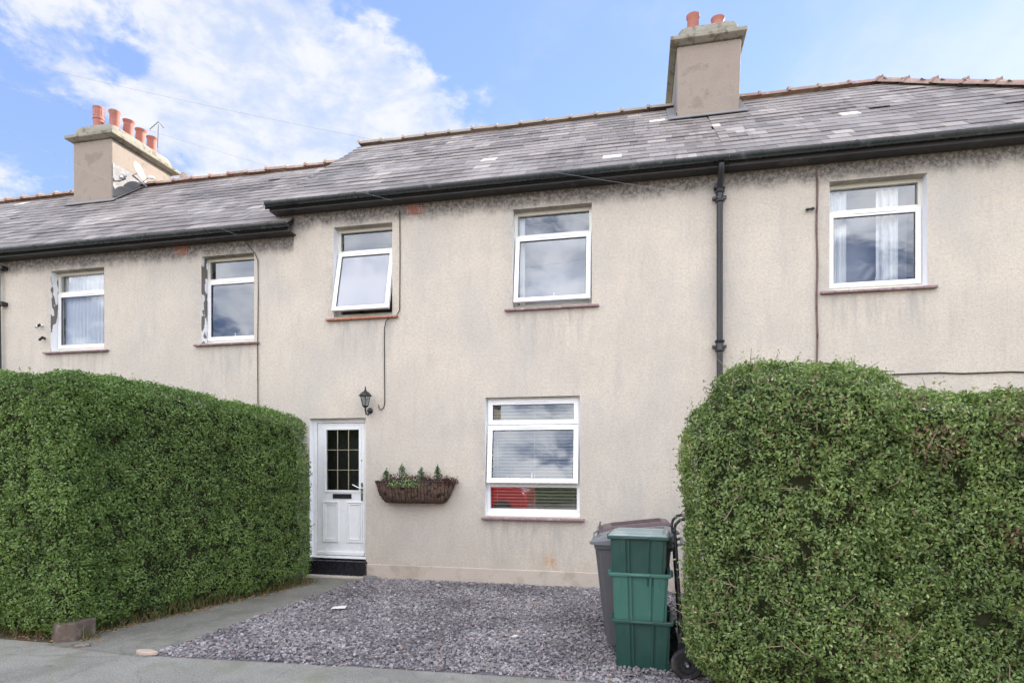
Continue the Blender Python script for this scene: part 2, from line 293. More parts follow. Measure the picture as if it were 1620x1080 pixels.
# ------------------------------------------------------------------ mesh helper
class MB:
    def __init__(s): s.v = []; s.f = []; s.a = []; s.mi = []; s.cur = 0; s.var = .5
    def face(s, pts, var=None):
        b = len(s.v); s.v += [tuple(p) for p in pts]; s.f.append(tuple(range(b, b+len(pts)))); s.a.append(s.var if var is None else var); s.mi.append(s.cur)
    def mesh(s, V, F, var=None):
        b = len(s.v); s.v += [tuple(p) for p in V]
        for f in F: s.f.append(tuple(i+b for i in f)); s.a.append(s.var if var is None else var); s.mi.append(s.cur)
    def box(s, x0, x1, y0, y1, z0, z1, M=None, var=None):
        V = [(x0,y0,z0),(x1,y0,z0),(x1,y1,z0),(x0,y1,z0),(x0,y0,z1),(x1,y0,z1),(x1,y1,z1),(x0,y1,z1)]
        if M is not None: V = [M @ Vector(p) for p in V]
        s.mesh(V, [(0,3,2,1),(4,5,6,7),(0,1,5,4),(1,2,6,5),(2,3,7,6),(3,0,4,7)], var); return s
    def frus(s, b, t_, z0, z1, var=None):   # b/t: (x0,x1,y0,y1)
        V = [(b[0],b[2],z0),(b[1],b[2],z0),(b[1],b[3],z0),(b[0],b[3],z0),(t_[0],t_[2],z1),(t_[1],t_[2],z1),(t_[1],t_[3],z1),(t_[0],t_[3],z1)]
        s.mesh(V, [(0,3,2,1),(4,5,6,7),(0,1,5,4),(1,2,6,5),(2,3,7,6),(3,0,4,7)], var); return s
    def tube(s, pts, r, n=8, rs=None):
        pts = [Vector(p) for p in pts]; rings = []; up = Vector((0, 0, 1)); V = []; F = []
        for i, p in enumerate(pts):
            d = (pts[min(i+1, len(pts)-1)]-pts[max(i-1, 0)]).normalized()
            a = d.cross(up)
            if a.length < .05: a = d.cross(Vector((0, 1, 0)))
            a.normalize(); b2 = a.cross(d); q = rs[i] if rs else r
            V += [p+q*(math.cos(2*math.pi*k/n)*a+math.sin(2*math.pi*k/n)*b2) for k in range(n)]
        for i in range(len(pts)-1):
            for k in range(n): F.append((i*n+k, i*n+(k+1) % n, (i+1)*n+(k+1) % n, (i+1)*n+k))
        F.append(tuple(range(n))[::-1]); F.append(tuple(range((len(pts)-1)*n, len(pts)*n)))
        s.mesh(V, F); return s
    def lathe(s, prof, c=(0, 0, 0), n=20, M=None, cap=True):
        V = []; F = []; c = Vector(c)
        for r, z in prof:
            for k in range(n):
                p = Vector((r*math.cos(2*math.pi*k/n), r*math.sin(2*math.pi*k/n), z))
                V.append((M @ p if M is not None else p)+c)
        for i in range(len(prof)-1):
            for k in range(n): F.append((i*n+k, i*n+(k+1) % n, (i+1)*n+(k+1) % n, (i+1)*n+k))
        if cap: F.append(tuple(range(n))[::-1]); F.append(tuple(range((len(prof)-1)*n, len(prof)*n)))
        s.mesh(V, F); return s
    def prism(s, poly, y0, y1, axis='y'):     # poly in (x,z) extruded along y (or (y,z) along x)
        n = len(poly)
        mk = (lambda p, q: (p[0], q, p[1])) if axis == 'y' else ((lambda p, q: (q, p[0], p[1])) if axis == 'x' else (lambda p, q: (p[0], p[1], q)))
        V = [mk(p, y0) for p in poly]+[mk(p, y1) for p in poly]
        s.mesh(V, [tuple(range(n)), tuple(range(2*n-1, n-1, -1))]+[(i, n+i, n+(i+1) % n, (i+1) % n) for i in range(n)]); return s
    def build(s, name, m, parent=None, bevel=0, smooth=False, world=True):
        me = bpy.data.meshes.new(name)
        off = Vector((0, 0, 0))
        if parent is not None and world:
            p = parent
            while p is not None: off += p.location; p = p.parent
        me.from_pydata([(x-off.x, y-off.y, z-off.z) for x, y, z in s.v], [], s.f)
        for mm in (m if isinstance(m, (list, tuple)) else [m]): me.materials.append(mm)
        me.polygons.foreach_set('material_index', s.mi)
        a = me.attributes.new('var', 'FLOAT', 'FACE'); a.data.foreach_set('value', s.a)
        if smooth: me.polygons.foreach_set('use_smooth', [True]*len(s.f))
        o = bpy.data.objects.new(name, me); C.objects.link(o)
        if parent is not None: o.parent = parent
        if bevel:
            b = o.modifiers.new('bevel', 'BEVEL'); b.width = bevel; b.segments = 2; b.limit_method = 'ANGLE'; b.angle_limit = R(40)
        if smooth:
            try: me.set_sharp_from_angle(angle=R(40))
            except Exception: pass
        return o
def tag(o, label=None, cat=None, group=None, kind=None):
    for k, v in (('label', label), ('category', cat), ('group', group), ('kind', kind)):
        if v: o[k] = v
    return o
def empty(name, loc, label, cat, group=None):
    o = bpy.data.objects.new(name, None); o.empty_display_size = .2; C.objects.link(o); o.location = loc
    return tag(o, label, cat, group)
def copy_tree(o, parent=None):
    c = o.copy(); C.objects.link(c); c.parent = parent
    for ch in list(o.children): copy_tree(ch, c)
    return c

# ------------------------------------------------------------------ the setting: ground
def sheet(name, pts, z, m, zthick=0):
    b = MB()
    if zthick: b.prism(pts, z-zthick, z, axis='z')
    else: b.face([(x, y, z) for x, y in pts])
    return tag(b.build(name, m), kind='structure')
sheet('ground', [(-400, -400), (400, -400), (400, 400), (-400, 400)], -.16, GRASSM)
sheet('soil', [(-14, -3.42), (-4.25, -3.42), (-4.25, .1), (-14, .1)], -.004, SOIL, .15)
sheet('garden_bed', [(.42, -3.60), (8, -3.60), (8, .1), (.42, .1)], -.004, SOIL, .15)
sheet('gravel_bed', [(-4.25, -3.60), (.42, -3.60), (.42, .1), (-4.25, .1)], -.004, CHIPB, .15)
sheet('pavement', [(-60, -6.2), (60, -6.2), (60, -3.34), (.7, -3.34), (-1.0, -3.38), (-2.1, -3.42), (-4.16, -3.56), (-4.9, -3.44), (-60, -3.40)], 0., TAR, .15)
sheet('path', [(-5.35, -3.5), (-4.17, -3.6), (-3.86, -.075), (-4.62, -.075), (-4.50, -.6)], .006, PATHM, .15)
sheet('kerb', [(-60, -6.34), (60, -6.34), (60, -6.202), (-60, -6.202)], .002, KERB, .15)
sheet('road', [(-60, -12.2), (60, -12.2), (60, -6.3), (-60, -6.3)], -.12, ROADM)
sheet('far_kerb', [(-60, -12.34), (60, -12.34), (60, -12.2), (-60, -12.2)], .002, KERB, .15)
sheet('far_pavement', [(-60, -14.2), (60, -14.2), (60, -12.342), (-60, -12.342)], 0., TAR, .15)

# ------------------------------------------------------------------ slate chippings
def chips():
    r = np.random.default_rng(3); V = []; F = []; A = []
    N = 38000
    xs = r.uniform(-4.25, .55, N); ys = r.uniform(-3.62, -.02, N)
    for x, y in zip(xs, ys):
        xr = -4.17+(y+3.55)*.088                    # right edge of the path
        yf = np.interp(x, [-4.2, -2.1, -1., .7], [-3.55, -3.40, -3.36, -3.32])+.04*mnoise.noise((x*3, y*3, 0))
        edge = mnoise.noise((x*5, y*5, 4))*.05
        if x < xr+edge or (y < yf+edge and r.random() < .955+.25*min(1., (yf+edge-y)*6.)): continue
        s = .008+.020*r.random()**1.6*(1.0+.8*(r.random() < .08)); a = r.uniform(0, 6.28); k = r.uniform(.4, .75)
        tx, ty = r.normal(0, .17, 2); h = r.uniform(.002, .005); z = r.uniform(.0, .018)+.012*mnoise.noise((x*1.5, y*1.5, 7))
        u = np.array([math.cos(a), math.sin(a), tx]); v = np.array([-math.sin(a), math.cos(a), ty])
        c = np.array([x, y, z+h]); q = r.uniform(.65, 1.1, 4)
        top = [c+s*q[0]*u, c+s*k*q[1]*v, c-s*q[2]*u, c-s*k*q[3]*v]
        b = len(V)
        V += [tuple(p) for p in top]+[(p[0]*1., p[1]*1., p[2]-h-.006) for p in top]
        F += [(b, b+1, b+2, b+3), (b, b+4, b+5, b+1), (b+1, b+5, b+6, b+2), (b+2, b+6, b+7, b+3), (b+3, b+7, b+4, b)]
        val = float(np.clip(.5+mnoise.noise((x*1.2, y*1.6, 9))*.35+r.normal(0, .22), 0, .93))
        rr = r.random()
        if rr < .012: val = .97
        elif rr < .016: val = 1.
        A += [val]*5
    m = MB(); m.v = V; m.f = F; m.a = A; m.mi = [0]*len(F)
    return tag(m.build('slate_chippings', CHIP), kind='stuff', label='loose purple grey slate chippings covering the front drive', cat='gravel')
chips()

# ------------------------------------------------------------------ walls with openings
def wall(name, x0, x1, z0, z1, holes, mats, parent, y0=0., th=.28):
    b = MB()
    xs = sorted({x0, x1, *[h[0] for h in holes], *[h[1] for h in holes]}); zs = sorted({z0, z1, *[h[2] for h in holes], *[h[3] for h in holes]})
    inh = lambda x, z: any(h[0] < x < h[1] and h[2] < z < h[3] for h in holes)
    for i in range(len(xs)-1):
        for j in range(len(zs)-1):
            if inh((xs[i]+xs[i+1])/2, (zs[j]+zs[j+1])/2): continue
            a, c, d, e = xs[i], xs[i+1], zs[j], zs[j+1]
            b.cur = 0; b.face([(a, y0, d), (c, y0, d), (c, y0, e), (a, y0, e)])
            b.cur = 2; b.face([(c, y0+th, d), (a, y0+th, d), (a, y0+th, e), (c, y0+th, e)])
    b.cur = 0
    b.face([(x0, y0, z0), (x0, y0, z1), (x0, y0+th, z1), (x0, y0+th, z0)]); b.face([(x1, y0, z0), (x1, y0+th, z0), (x1, y0+th, z1), (x1, y0, z1)])
    b.face([(x0, y0, z1), (x1, y0, z1), (x1, y0+th, z1), (x0, y0+th, z1)])
    for h in holes:
        a, c, d, e = h[:4]; b.cur = h[4] if len(h) > 4 else 1
        b.face([(a, y0, d), (a, y0, e), (a, y0+th, e), (a, y0+th, d)]); b.face([(c, y0, d), (c, y0+th, d), (c, y0+th, e), (c, y0, e)])
        b.cur = 0 if len(h) < 6 else h[5]; b.face([(a, y0, e), (c, y0, e), (c, y0+th, e), (a, y0+th, e)])
        b.face([(a, y0, d), (a, y0+th, d), (c, y0+th, d), (c, y0, d)])
    return b.build(name, mats, parent)

def ring(b, x0, x1, z0, z1, w, y0, y1, M=None, wb=None):
    wb = wb or w
    b.box(x0, x0+w, y0, y1, z0, z1, M); b.box(x1-w, x1, y0, y1, z0, z1, M)
    b.box(x0+w, x1-w, y0+.0005, y1, z1-w, z1, M); b.box(x0+w, x1-w, y0+.0005, y1, z0, z0+wb, M)

def slats(x0, x1, z0, z1, y, pitch=.05, tilt=28, M=None):
    b = MB(); n = int((z1-z0)/pitch)
    for i in range(n):
        z = z0+pitch*(i+.5); T = Matrix.Translation((0, y, z)) @ Matrix.Rotation(R(tilt), 4, 'X')
        b.box(x0, x1, -.022, .022, -.0007, .0007, T)
    for k in (.06, .5, .94):
        x = x0+(x1-x0)*k; b.box(x-.002, x+.002, y-.024, y-.022, z0, z1)
    b.box(x0, x1, y-.02, y+.02, z1, z1+.03)
    return b
def drape(x0, x1, z0, z1, y, waves=9, amp=.02):
    b = MB(); n = 60
    P = [(x0+(x1-x0)*i/n, y+amp*math.sin(i/n*waves*6.28)+.3*amp*math.sin(i/n*waves*17)) for i in range(n+1)]
    for i in range(n): b.face([(P[i][0], P[i][1], z0), (P[i+1][0], P[i+1][1], z0), (P[i+1][0], P[i+1][1], z1), (P[i][0], P[i][1], z1)])
    return b

def window2(parent, x0, x1, z0, z1, open_=0., inside='dark', frost=False, side='l', label=None, sillmat=CLAY, sillx=None, yf=.13):
    """two lights: a fixed one above, a top-hung sash below"""
    b = MB(); fw = .045; zt = z1-.345
    ring(b, x0, x1, z0, z1, fw, yf, yf+.07, wb=.075)
    b.box(x0+fw, x1-fw, yf+.0005, yf+.07, zt-.03, zt+.03)
    w = b.build('window', PVCD if not frost else PVCD, parent, bevel=.004); tag(w, label)
    MB().box(x0-.004, x1+.004, yf-.045, yf-.001, z0+.0, z0+.028).build('frame_sill', PVCD, w, bevel=.004)
    MB().face([(x0+fw, yf+.03, zt+.03), (x1-fw, yf+.03, zt+.03), (x1-fw, yf+.03, z1-fw), (x0+fw, yf+.03, z1-fw)]).__class__
    g = MB(); g.face([(x0+fw, yf+.03, zt+.03), (x1-fw, yf+.03, zt+.03), (x1-fw, yf+.03, z1-fw), (x0+fw, yf+.03, z1-fw)]); g.build('pane', GLASS, w)
    # sash, hinged along its top edge
    M = Matrix.Translation((0, yf, zt-.004)) @ Matrix.Rotation(R(-open_), 4, 'X')
    sx0, sx1, sz0, sz1 = x0+.018, x1-.018, z0+.055-(zt-.004), 0.
    s_ = MB(); ring(s_, sx0, sx1, sz0, sz1, .062, -.022, .03, M)
    s_.box(sx0+.2*(sx1-sx0)+.06, sx1-.2*(sx1-sx0)-.06, -.030, -.0225, -.036, -.026, M)
    so = s_.build('sash', PVC, w, bevel=.004)
    if open_:
        pass
    g = MB(); g.face([M @ Vector(p) for p in ((sx0+.06, .0, sz0+.06), (sx1-.06, .0, sz0+.06), (sx1-.06, .0, sz1-.06), (sx0+.06, .0, sz1-.06))])
    g.build('pane', FROST if frost else GLASS, w)
    hx = (sx0+sx1)/2+.03
    MB().box(hx-.008, hx+.008, .008, .02, sz0+.03, sz0+.115, M).build('window_handle', PVC, w)
    gk = MB(); ring(gk, sx0+.0625, sx1-.0625, sz0+.0625, sz1-.0625, .006, -.012, .001, M); gk.build('glazing_seal', BLK, w)
    if inside == 'net': drape(x0+.03, x1-.25, z0+.05, z1-.04, yf+.10, 11, .010).build('net_curtain', NET, w); drape(x1-.26, x1, z0+.05, z1-.04, yf+.13, 3, .03).build('curtain', NET, w)
    if inside == 'curtain': drape(x0+.02, x0+.28, z0+.05, z1-.04, yf+.15, 3, .02).build('curtain', NET, w); drape(x1-.45, x1-.2, z0+.05, z1-.04, yf+.16, 3, .025).build('curtain', NET, w); 
    if inside in ('curtain', 'shade', 'dark2'): MB().box(x0, x1, yf+.42, yf+.43, z0, z1).build('roller_blind', CURT, w)
    if inside == 'shade': MB().box(x0+.05, x0+.12, yf+.12, yf+.16, z0+.05, z1).build('curtain', NET, w)
    sx = sillx or (x0-.105, x1+.10)
    sl = MB(); n = 8
    for i in range(n):
        a = sx[0]+(sx[1]-sx[0])*i/n; e = sx[0]+(sx[1]-sx[0])*(i+1)/n
        j = rnd.uniform(-.003, .003); sl.mesh([(a, -.055+j, z0-.045), (e-.004, -.055+j, z0-.045), (e-.004, yf, z0-.045), (a, yf, z0-.045), (a, -.055+j, z0-.018+j), (e-.004, -.055+j, z0-.018+j), (e-.004, yf, z0-.001), (a, yf, z0-.001)], [(0,3,2,1),(4,5,6,7),(0,1,5,4),(1,2,6,5),(2,3,7,6),(3,0,4,7)])
    # the opening's own bottom is the wall; only the nosing sticks out
    sl.build('window_sill', sillmat, w, bevel=.004)
    return w

# ------------------------------------------------------------------ roofs
TAN = .803; ANG = math.atan(TAN)
def slope_pt(x, u, zoff, ye, ze, n=0.):   # u metres up the slope from eave; n metres along normal
    ca, sa = math.cos(ANG), math.sin(ANG)
    return (x, ye+u*ca-n*sa, ze+zoff+u*sa+n*ca)
def slates(x0, x1, ye, ze, yr, zoff, seed, hipx=None, holes=()):
    r = random.Random(seed); b = MB(); L = (yr-ye)/math.cos(ANG); ex = .222; n = int(math.ceil(L/ex)); wd = .25
    for i in range(n):
        u0 = i*ex-.02; u1 = min(u0+ex+.06, L); x = x0-(i % 2)*wd/2-r.uniform(0, .02); sag0 = r.uniform(-.006, .006)
        while x < x1:
            ww = wd*r.uniform(.93, 1.06); a, e = max(x, x0), min(x+ww-.003, x1); x += ww
            if e-a < .04: continue
            if hipx is not None:
                lim = hipx+(yr-(ye+u0*math.cos(ANG)))*HK
                if a > lim: continue
                e = min(e, lim+.02)
            d0 = r.uniform(-.006, .004); lift = .017+r.uniform(-.003, .004)+(.012 if r.random() < .01 else 0); sk = r.uniform(-.004, .004)
            sg = .012*mnoise.noise((a*.5, i*.3, seed))+sag0*0
            p = [slope_pt(a, u0+d0, zoff, ye, ze, lift+sg), slope_pt(e, u0+d0+sk, zoff, ye, ze, lift+sg+r.uniform(-.0015, .0015)), slope_pt(e, u1, zoff, ye, ze, .004+sg), slope_pt(a, u1, zoff, ye, ze, .004+sg)]
            q = [slope_pt(a, u0+d0, zoff, ye, ze, lift+sg-.011), slope_pt(e, u0+d0+sk, zoff, ye, ze, lift+sg-.011), slope_pt(e, u1, zoff, ye, ze, -.006+sg), slope_pt(a, u1, zoff, ye, ze, -.006+sg)]
            v = min(.95, max(0, r.gauss(.50, .14)+.35*mnoise.noise((a*1.1+seed, i*.22, 2.))+.12*mnoise.noise((a*.2, i*1.7, seed))))
            if r.random() < .003: v = 1.
            b.mesh(p+q, [(0,1,2,3),(0,4,5,1),(1,5,6,2),(3,7,4,0)], v)
    return b
def ridge(x0, x1, y, z, seed, p1=None):
    """half-round ridge tiles with a raised collar at every joint"""
    r = random.Random(seed); b = MB(); A = Vector((x0, y, z)); B = Vector(p1) if p1 else Vector((x1, y, z))
    d = (B-A); L = d.length; d.normalize(); sd = d.cross(Vector((0, 0, 1))).normalized(); up = sd.cross(d); n = max(1, round(L/.45)); st = L/n
    for i in range(n):
        o = A+d*(i*st); j = Vector((0, 0, r.uniform(-.010, .010))); tl = r.uniform(-.008, .008)
        def ringp(s, rr, lift=0.): return [o+d*s+j+up*tl*s*2+sd*(math.cos(k*math.pi/8)*rr*1.2)+up*(math.sin(k*math.pi/8)*rr+lift) for k in range(9)]
        def skin(r1, r2): 
            V = r1+r2; b.mesh(V, [(k, k+1, 9+k+1, 9+k) for k in range(8)])
        skin(ringp(0, .088), ringp(st, .083))
        a1, a2, a3, a4 = ringp(-.028, .088), ringp(-.018, .108, .003), ringp(.020, .106, .003), ringp(.028, .088)
        skin(a1, a2); skin(a2, a3); skin(a3, a4)
        t0 = o+j+up*.105; b.box(-.010, .010, -.025, .025, -.01, .018, Matrix.Translation(t0) @ Matrix.Rotation(r.uniform(-.2, .2), 4, 'Z'))
        V = ringp(0, .088); b.face(V) if i == 0 else None
    V = [B+sd*(math.cos(k*math.pi/8)*.118)+up*(math.sin(k*math.pi/8)*.098) for k in range(9)]; b.face(V[::-1])
    return b
HK = 1.0
YE, ZE, YR = -.25, 5.42, 2.8
ZR = ZE+(YR-YE)*TAN
def roof(parent, x0, x1, zoff, seed, ridgemat, rx0=None, rx1=None, hipx=None, base_x1=None):
    b = MB()
    if hipx is None:
        e, z = (YE+.03, ZE+zoff+.008), (YR, ZR+zoff-.012)
        yb = 2*YR-YE
        b.prism([(e[0], e[1]), (z[0], z[1]), (yb, e[1]), (yb, e[1]-.05), (z[0], z[1]-.06), (e[0], e[1]-.05)], x0, x1, 'x')
    else:
        bx = hipx+(YR-YE)*HK; zz = ZE+zoff+.0; yb = 2*YR-YE
        V = [(x0, YE+.03, zz), (bx-.03, YE+.03, zz), (bx-.03, yb, zz), (x0, yb, zz), (x0, YR, ZR+zoff-.02), (hipx, YR, ZR+zoff-.02)]
        b.mesh(V, [(0, 1, 5, 4), (1, 2, 5), (2, 3, 4, 5), (0, 4, 3), (0, 3, 2, 1)])
    ro = b.build('roof', UNDER, parent)
    s = slates(x0, x1, YE, ZE, YR, zoff, seed, hipx)
    if hipx is not None:
        # side slope of the hip
        m2 = MB(); L = (YR-YE)/math.cos(ANG); bx = hipx+(YR-YE)*HK
        for i in range(int(L/.243)):
            u = i*.243; y = YE+u*math.cos(ANG); z = ZE+zoff+u*math.sin(ANG); xx = bx-(y-YE)*HK; yy = y+.02
            while yy < 2*YR-y:
                e = min(yy+.285, 2*YR-y)
                s.mesh([(xx+.02, yy, z+.015), (xx+.02, e, z+.015), (xx-.2, e, z+.17), (xx-.2, yy, z+.17), (xx+.02, yy, z), (xx+.02, e, z)], [(0, 1, 2, 3), (0, 4, 5, 1)], rnd.uniform(.2, .9)); yy += .29
    # back slope, plainer
    for i in range(16):
        u = i*.243; y = 2*YR-(YE+u*math.cos(ANG)); z = ZE+zoff+u*math.sin(ANG); xx = x0
        lim = x1 if hipx is None else hipx+(YR-(YE+u*math.cos(ANG)))*HK
        while xx < min(x1, lim):
            e = min(xx+.57, lim, x1); s.mesh([(xx, y, z+.02), (e, y, z+.02), (e, y-.19, z+.17), (xx, y-.19, z+.17), (xx, y, z), (e, y, z)], [(3, 2, 1, 0), (1, 5, 4, 0)], rnd.uniform(.2, .9)); xx += .575
    s.build('slates', SLATE, ro)
    rg = ridge(x0 if rx0 is None else rx0, (hipx if hipx is not None else (x1 if rx1 is None else rx1)), YR, ZR+zoff+.01, seed+1)
    rg.build('ridge_tiles', ridgemat, ro, smooth=True)
    if hipx is not None:
        for sgn in (-1, 1):
            ridge(0, 0, YR, 0, seed+5, None) if 0 else None
            yy = YR+sgn*(YR-YE)
            q = MB(); rr = ridge(hipx, 0, YR, ZR+zoff+.01, seed+4, p1=(hipx+(YR-YE)*HK, yy, ZE+zoff+.04)); rr.build('ridge_tiles', RIDR, ro, smooth=True)
    return ro
def eaves(parent, x0, x1, zoff, cap_l=False, cap_r=False):
    z = ZE+zoff
    b = MB(); b.box(x0, x1, YE+.06, YE+.085, z-.065, z+.03); b.box(x0, x1, YE+.085, .0, z-.065, z-.045)
    if cap_l: b.mesh([(x0, YE+.06, z-.065), (x0, .30, z-.065), (x0, .30, z+.42), (x0, YE+.06, z), (x0+.02, YE+.06, z-.065), (x0+.02, .30, z-.065), (x0+.02, .30, z+.42), (x0+.02, YE+.06, z)], [(0,1,2,3),(7,6,5,4),(0,3,7,4),(1,2,6,5)])
    b.build('fascia', FASC, parent, bevel=.004)
    g = MB(); n = 10; yc, zc_, r1, r2 = YE-.005, z+.032, .058, .052
    pts = [(yc+r1*math.cos(math.pi+k*math.pi/n), zc_+r1*math.sin(math.pi+k*math.pi/n)*1.0) for k in range(n+1)]
    ins = [(yc+r2*math.cos(math.pi+k*math.pi/n), zc_+r2*math.sin(math.pi+k*math.pi/n)) for k in range(n+1)]
    g.prism(pts+ins[::-1], x0, x1, 'x')
    k = x0+.35
    while k < x1:
        big = [(yc+(r1+.006)*math.cos(math.pi+i*math.pi/n), zc_+.004+(r1+.008)*math.sin(math.pi+i*math.pi/n)) for i in range(n+1)]
        g.prism(big+pts[::-1], k, k+.035, 'x'); k += 1.05
    for c_, xx in ((cap_l, x0), (cap_r, x1)):
        if c_: g.prism(pts, xx-.008, xx+.008, 'x')
    g.build('gutter', GUT, parent, smooth=True)

def chimney(parent, cx, zoff, pots, tall_front=True, cracks=False):
    w2_ = .47; y0, y1 = 2.03, 3.62; zb = ZE+zoff+(y0-YE)*TAN-.35; zt = 8.43+zoff*.7
    b = MB(); lean = .03 if zoff == 0 else 0.
    b.frus((cx-w2_, cx+w2_, y0, y1), (cx-w2_-.004, cx+w2_+lean*1.6, y0-.0, y1), zb, zt)
    ch = b.build('chimney', STUCCO, parent, bevel=.02)
    c = MB(); c.frus((cx-w2_-.02, cx+w2_+.04, y0-.03, y1+.03), (cx-w2_-.11, cx+w2_+.12, y0-.11, y1+.11), zt, zt+.045); c.frus((cx-w2_-.112, cx+w2_+.122, y0-.112, y1+.112), (cx-w2_-.112, cx+w2_+.122, y0-.112, y1+.112), zt+.045, zt+.115)
    c.build('cap_slab', CAPST, ch, bevel=.012)
    # flaunching: a soft mound of mortar
    m = MB(); prof = [(1., 0.), (.995, .07), (.965, .14), (.91, .19), (.82, .215), (.7, .225)]
    hx, hy = w2_+.03, (y1-y0)/2+.04; cy = (y0+y1)/2; N = 40; V = []; F = []
    for k, (s_, z) in enumerate(prof):
        for i in range(N):
            a = 2*math.pi*i/N; ex = .22; ca, sa = math.cos(a), math.sin(a)
            V.append((cx+.01+math.copysign(abs(ca)**ex, ca)*(hx-(1-s_)*hx), cy+math.copysign(abs(sa)**ex, sa)*(hy-(1-s_)*hx), zt+.113+z+.012*mnoise.noise((ca*4+cx, sa*6, z*9))))
    for k in range(len(prof)-1):
        for i in range(N): F.append((k*N+i, k*N+(i+1) % N, (k+1)*N+(i+1) % N, (k+1)*N+i))
    F.append(tuple(range((len(prof)-1)*N, len(prof)*N))); m.mesh(V, F); m.build('flaunching', CAPST, ch, smooth=True)
    # lead / cement flashing where stack meets slates
    f = MB(); 
    for sx in (-1, 1):
        xx = cx+sx*w2_; a, e = (xx-.14, xx-.0) if sx < 0 else (xx+.0, xx+.14)
        f.mesh([(a, y0, ZE+zoff+(y0-YE)*TAN+.035), (e, y0, ZE+zoff+(y0-YE)*TAN+.05), (e, YR, ZR+zoff+.05), (a, YR, ZR+zoff+.035)], [(0, 1, 2, 3)])
        xo = xx+sx*.012; f.box(min(xx, xo), max(xx, xo), y0+.02, YR+.3, ZR+zoff-.5, ZR+zoff+.16)
    f.box(cx-w2_-.14, cx+w2_+.14, y0-.16, y0-.001, 0, .012, Matrix.Translation((0, 0, ZE+zoff+(y0-YE)*TAN+.04+0)) @ Matrix.Translation((0, y0, 0)) @ Matrix.Rotation(ANG, 4, 'X') @ Matrix.Translation((0, -y0, 0)))
    f.build('flashing', LEAD, ch)
    for (px_, py_, hh, kind, tilt) in pots:
        p = MB(); r0 = .098
        if kind == 'roll': prof = [(r0*1.02, -.05), (r0, .1), (r0*.94, hh-.08), (r0*.96, hh-.05), (r0*1.16, hh-.02), (r0*1.20, hh), (r0*1.05, hh+.006), (r0*.82, hh), (r0*.8, hh-.2)]
        elif kind == 'hood': prof = [(r0*1.0, -.05), (r0*.97, .26), (r0*1.08, .265), (r0*1.10, .29), (r0*1.0, .30), (r0*1.0, hh-.03), (r0*1.07, hh-.025), (r0*1.07, hh), (r0*.8, hh+.005), (r0*.78, hh-.2)]
        else: prof = [(r0*1.0, -.05), (r0*.93, hh-.06), (r0*1.12, hh-.03), (r0*1.12, hh), (r0*.85, hh), (r0*.8, hh-.2)]
        M = Matrix.Rotation(R(tilt), 4, 'Y'); p.lathe(prof, (px_, py_, zt+.32), 24, M)
        if kind == 'hood':
            for k in range(8):
                a = k*math.pi/4; T = Matrix.Translation((px_, py_, zt+.32)) @ Matrix.Rotation(a, 4, 'Z'); p.box(r0*.97, r0*1.03, -.018, .018, .33, hh-.06, T)
        p.build('chimney_pot', POT, ch, smooth=True)
    return ch

def gables(parent, x0, x1, zoff, m):
    # internal dividing wall tops stay hidden; rear wall closes the house
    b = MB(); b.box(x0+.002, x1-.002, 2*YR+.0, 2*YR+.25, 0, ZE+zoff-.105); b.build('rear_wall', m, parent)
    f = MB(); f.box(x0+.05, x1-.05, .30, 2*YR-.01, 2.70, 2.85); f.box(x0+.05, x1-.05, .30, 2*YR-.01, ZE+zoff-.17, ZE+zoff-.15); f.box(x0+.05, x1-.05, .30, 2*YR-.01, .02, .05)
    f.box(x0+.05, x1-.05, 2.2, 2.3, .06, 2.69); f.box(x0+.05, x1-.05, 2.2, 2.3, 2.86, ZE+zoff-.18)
    f.build('inner_room', DARK, parent)

ZW = ZE-.05
def airbrick(parent, xc, zc_):
    b = MB(); b.box(xc-.112, xc+.112, -.008, .02, zc_-.06, zc_+.06)
    for i in range(10):
        for j in range(4):
            x = xc-.095+i*.0195; z = zc_-.048+j*.026; b.cur = 1; b.box(x, x+.011, -.0095, -.008, z, z+.016); b.cur = 0
    b.build('air_brick', [CLAY, BLK], parent)

# house C (middle)
hC = empty('terraced_house', (-2, 0, 0), 'roughcast middle terraced house with the white front door and wall basket', 'house', 'terraced houses in the row')
WC = wall_mat('roughcast_middle', ZW, [(-4.37, -3.45, 3.76), (-1.68, -.6, 3.76), (-2.07, -.76, .9)], (-1.16, 0., .32))
XA, XB, XC, XD, XE = -16.2, -10.87, -5.02, 1.10, 6.75
wall('wall', XC, XD, -.05, ZW, [(-4.37, -3.45, 3.79, 5.12), (-1.68, -.60, 3.79, 5.14), (-2.07, -.76, .93, 2.57), (-4.76, -3.86, -.05, 2.32)], [WC, PAINT, DARK], hC)
pl = MB(); pl.box(-3.845, XD, -.022, -.001, -.05, .205); pl.build('plinth', PLIN, hC, bevel=.008)
roof(hC, -5.35, XD, 0., 11, RIDB, rx0=-5.33); eaves(hC, -5.30, XD-.002, 0., cap_l=True); gables(hC, XC, XD, 0., WC)
airbrick(hC, -3.105, 5.262)
window2(hC, -4.37, -3.45, 3.79, 5.12, open_=13, frost=True, inside='dark', label='narrow upstairs window with its sash swung out', sillmat=CLAY)
window2(hC, -1.68, -.60, 3.79, 5.14, open_=9, inside='shade', label='wider upstairs window with its sash ajar', sillmat=PURP)
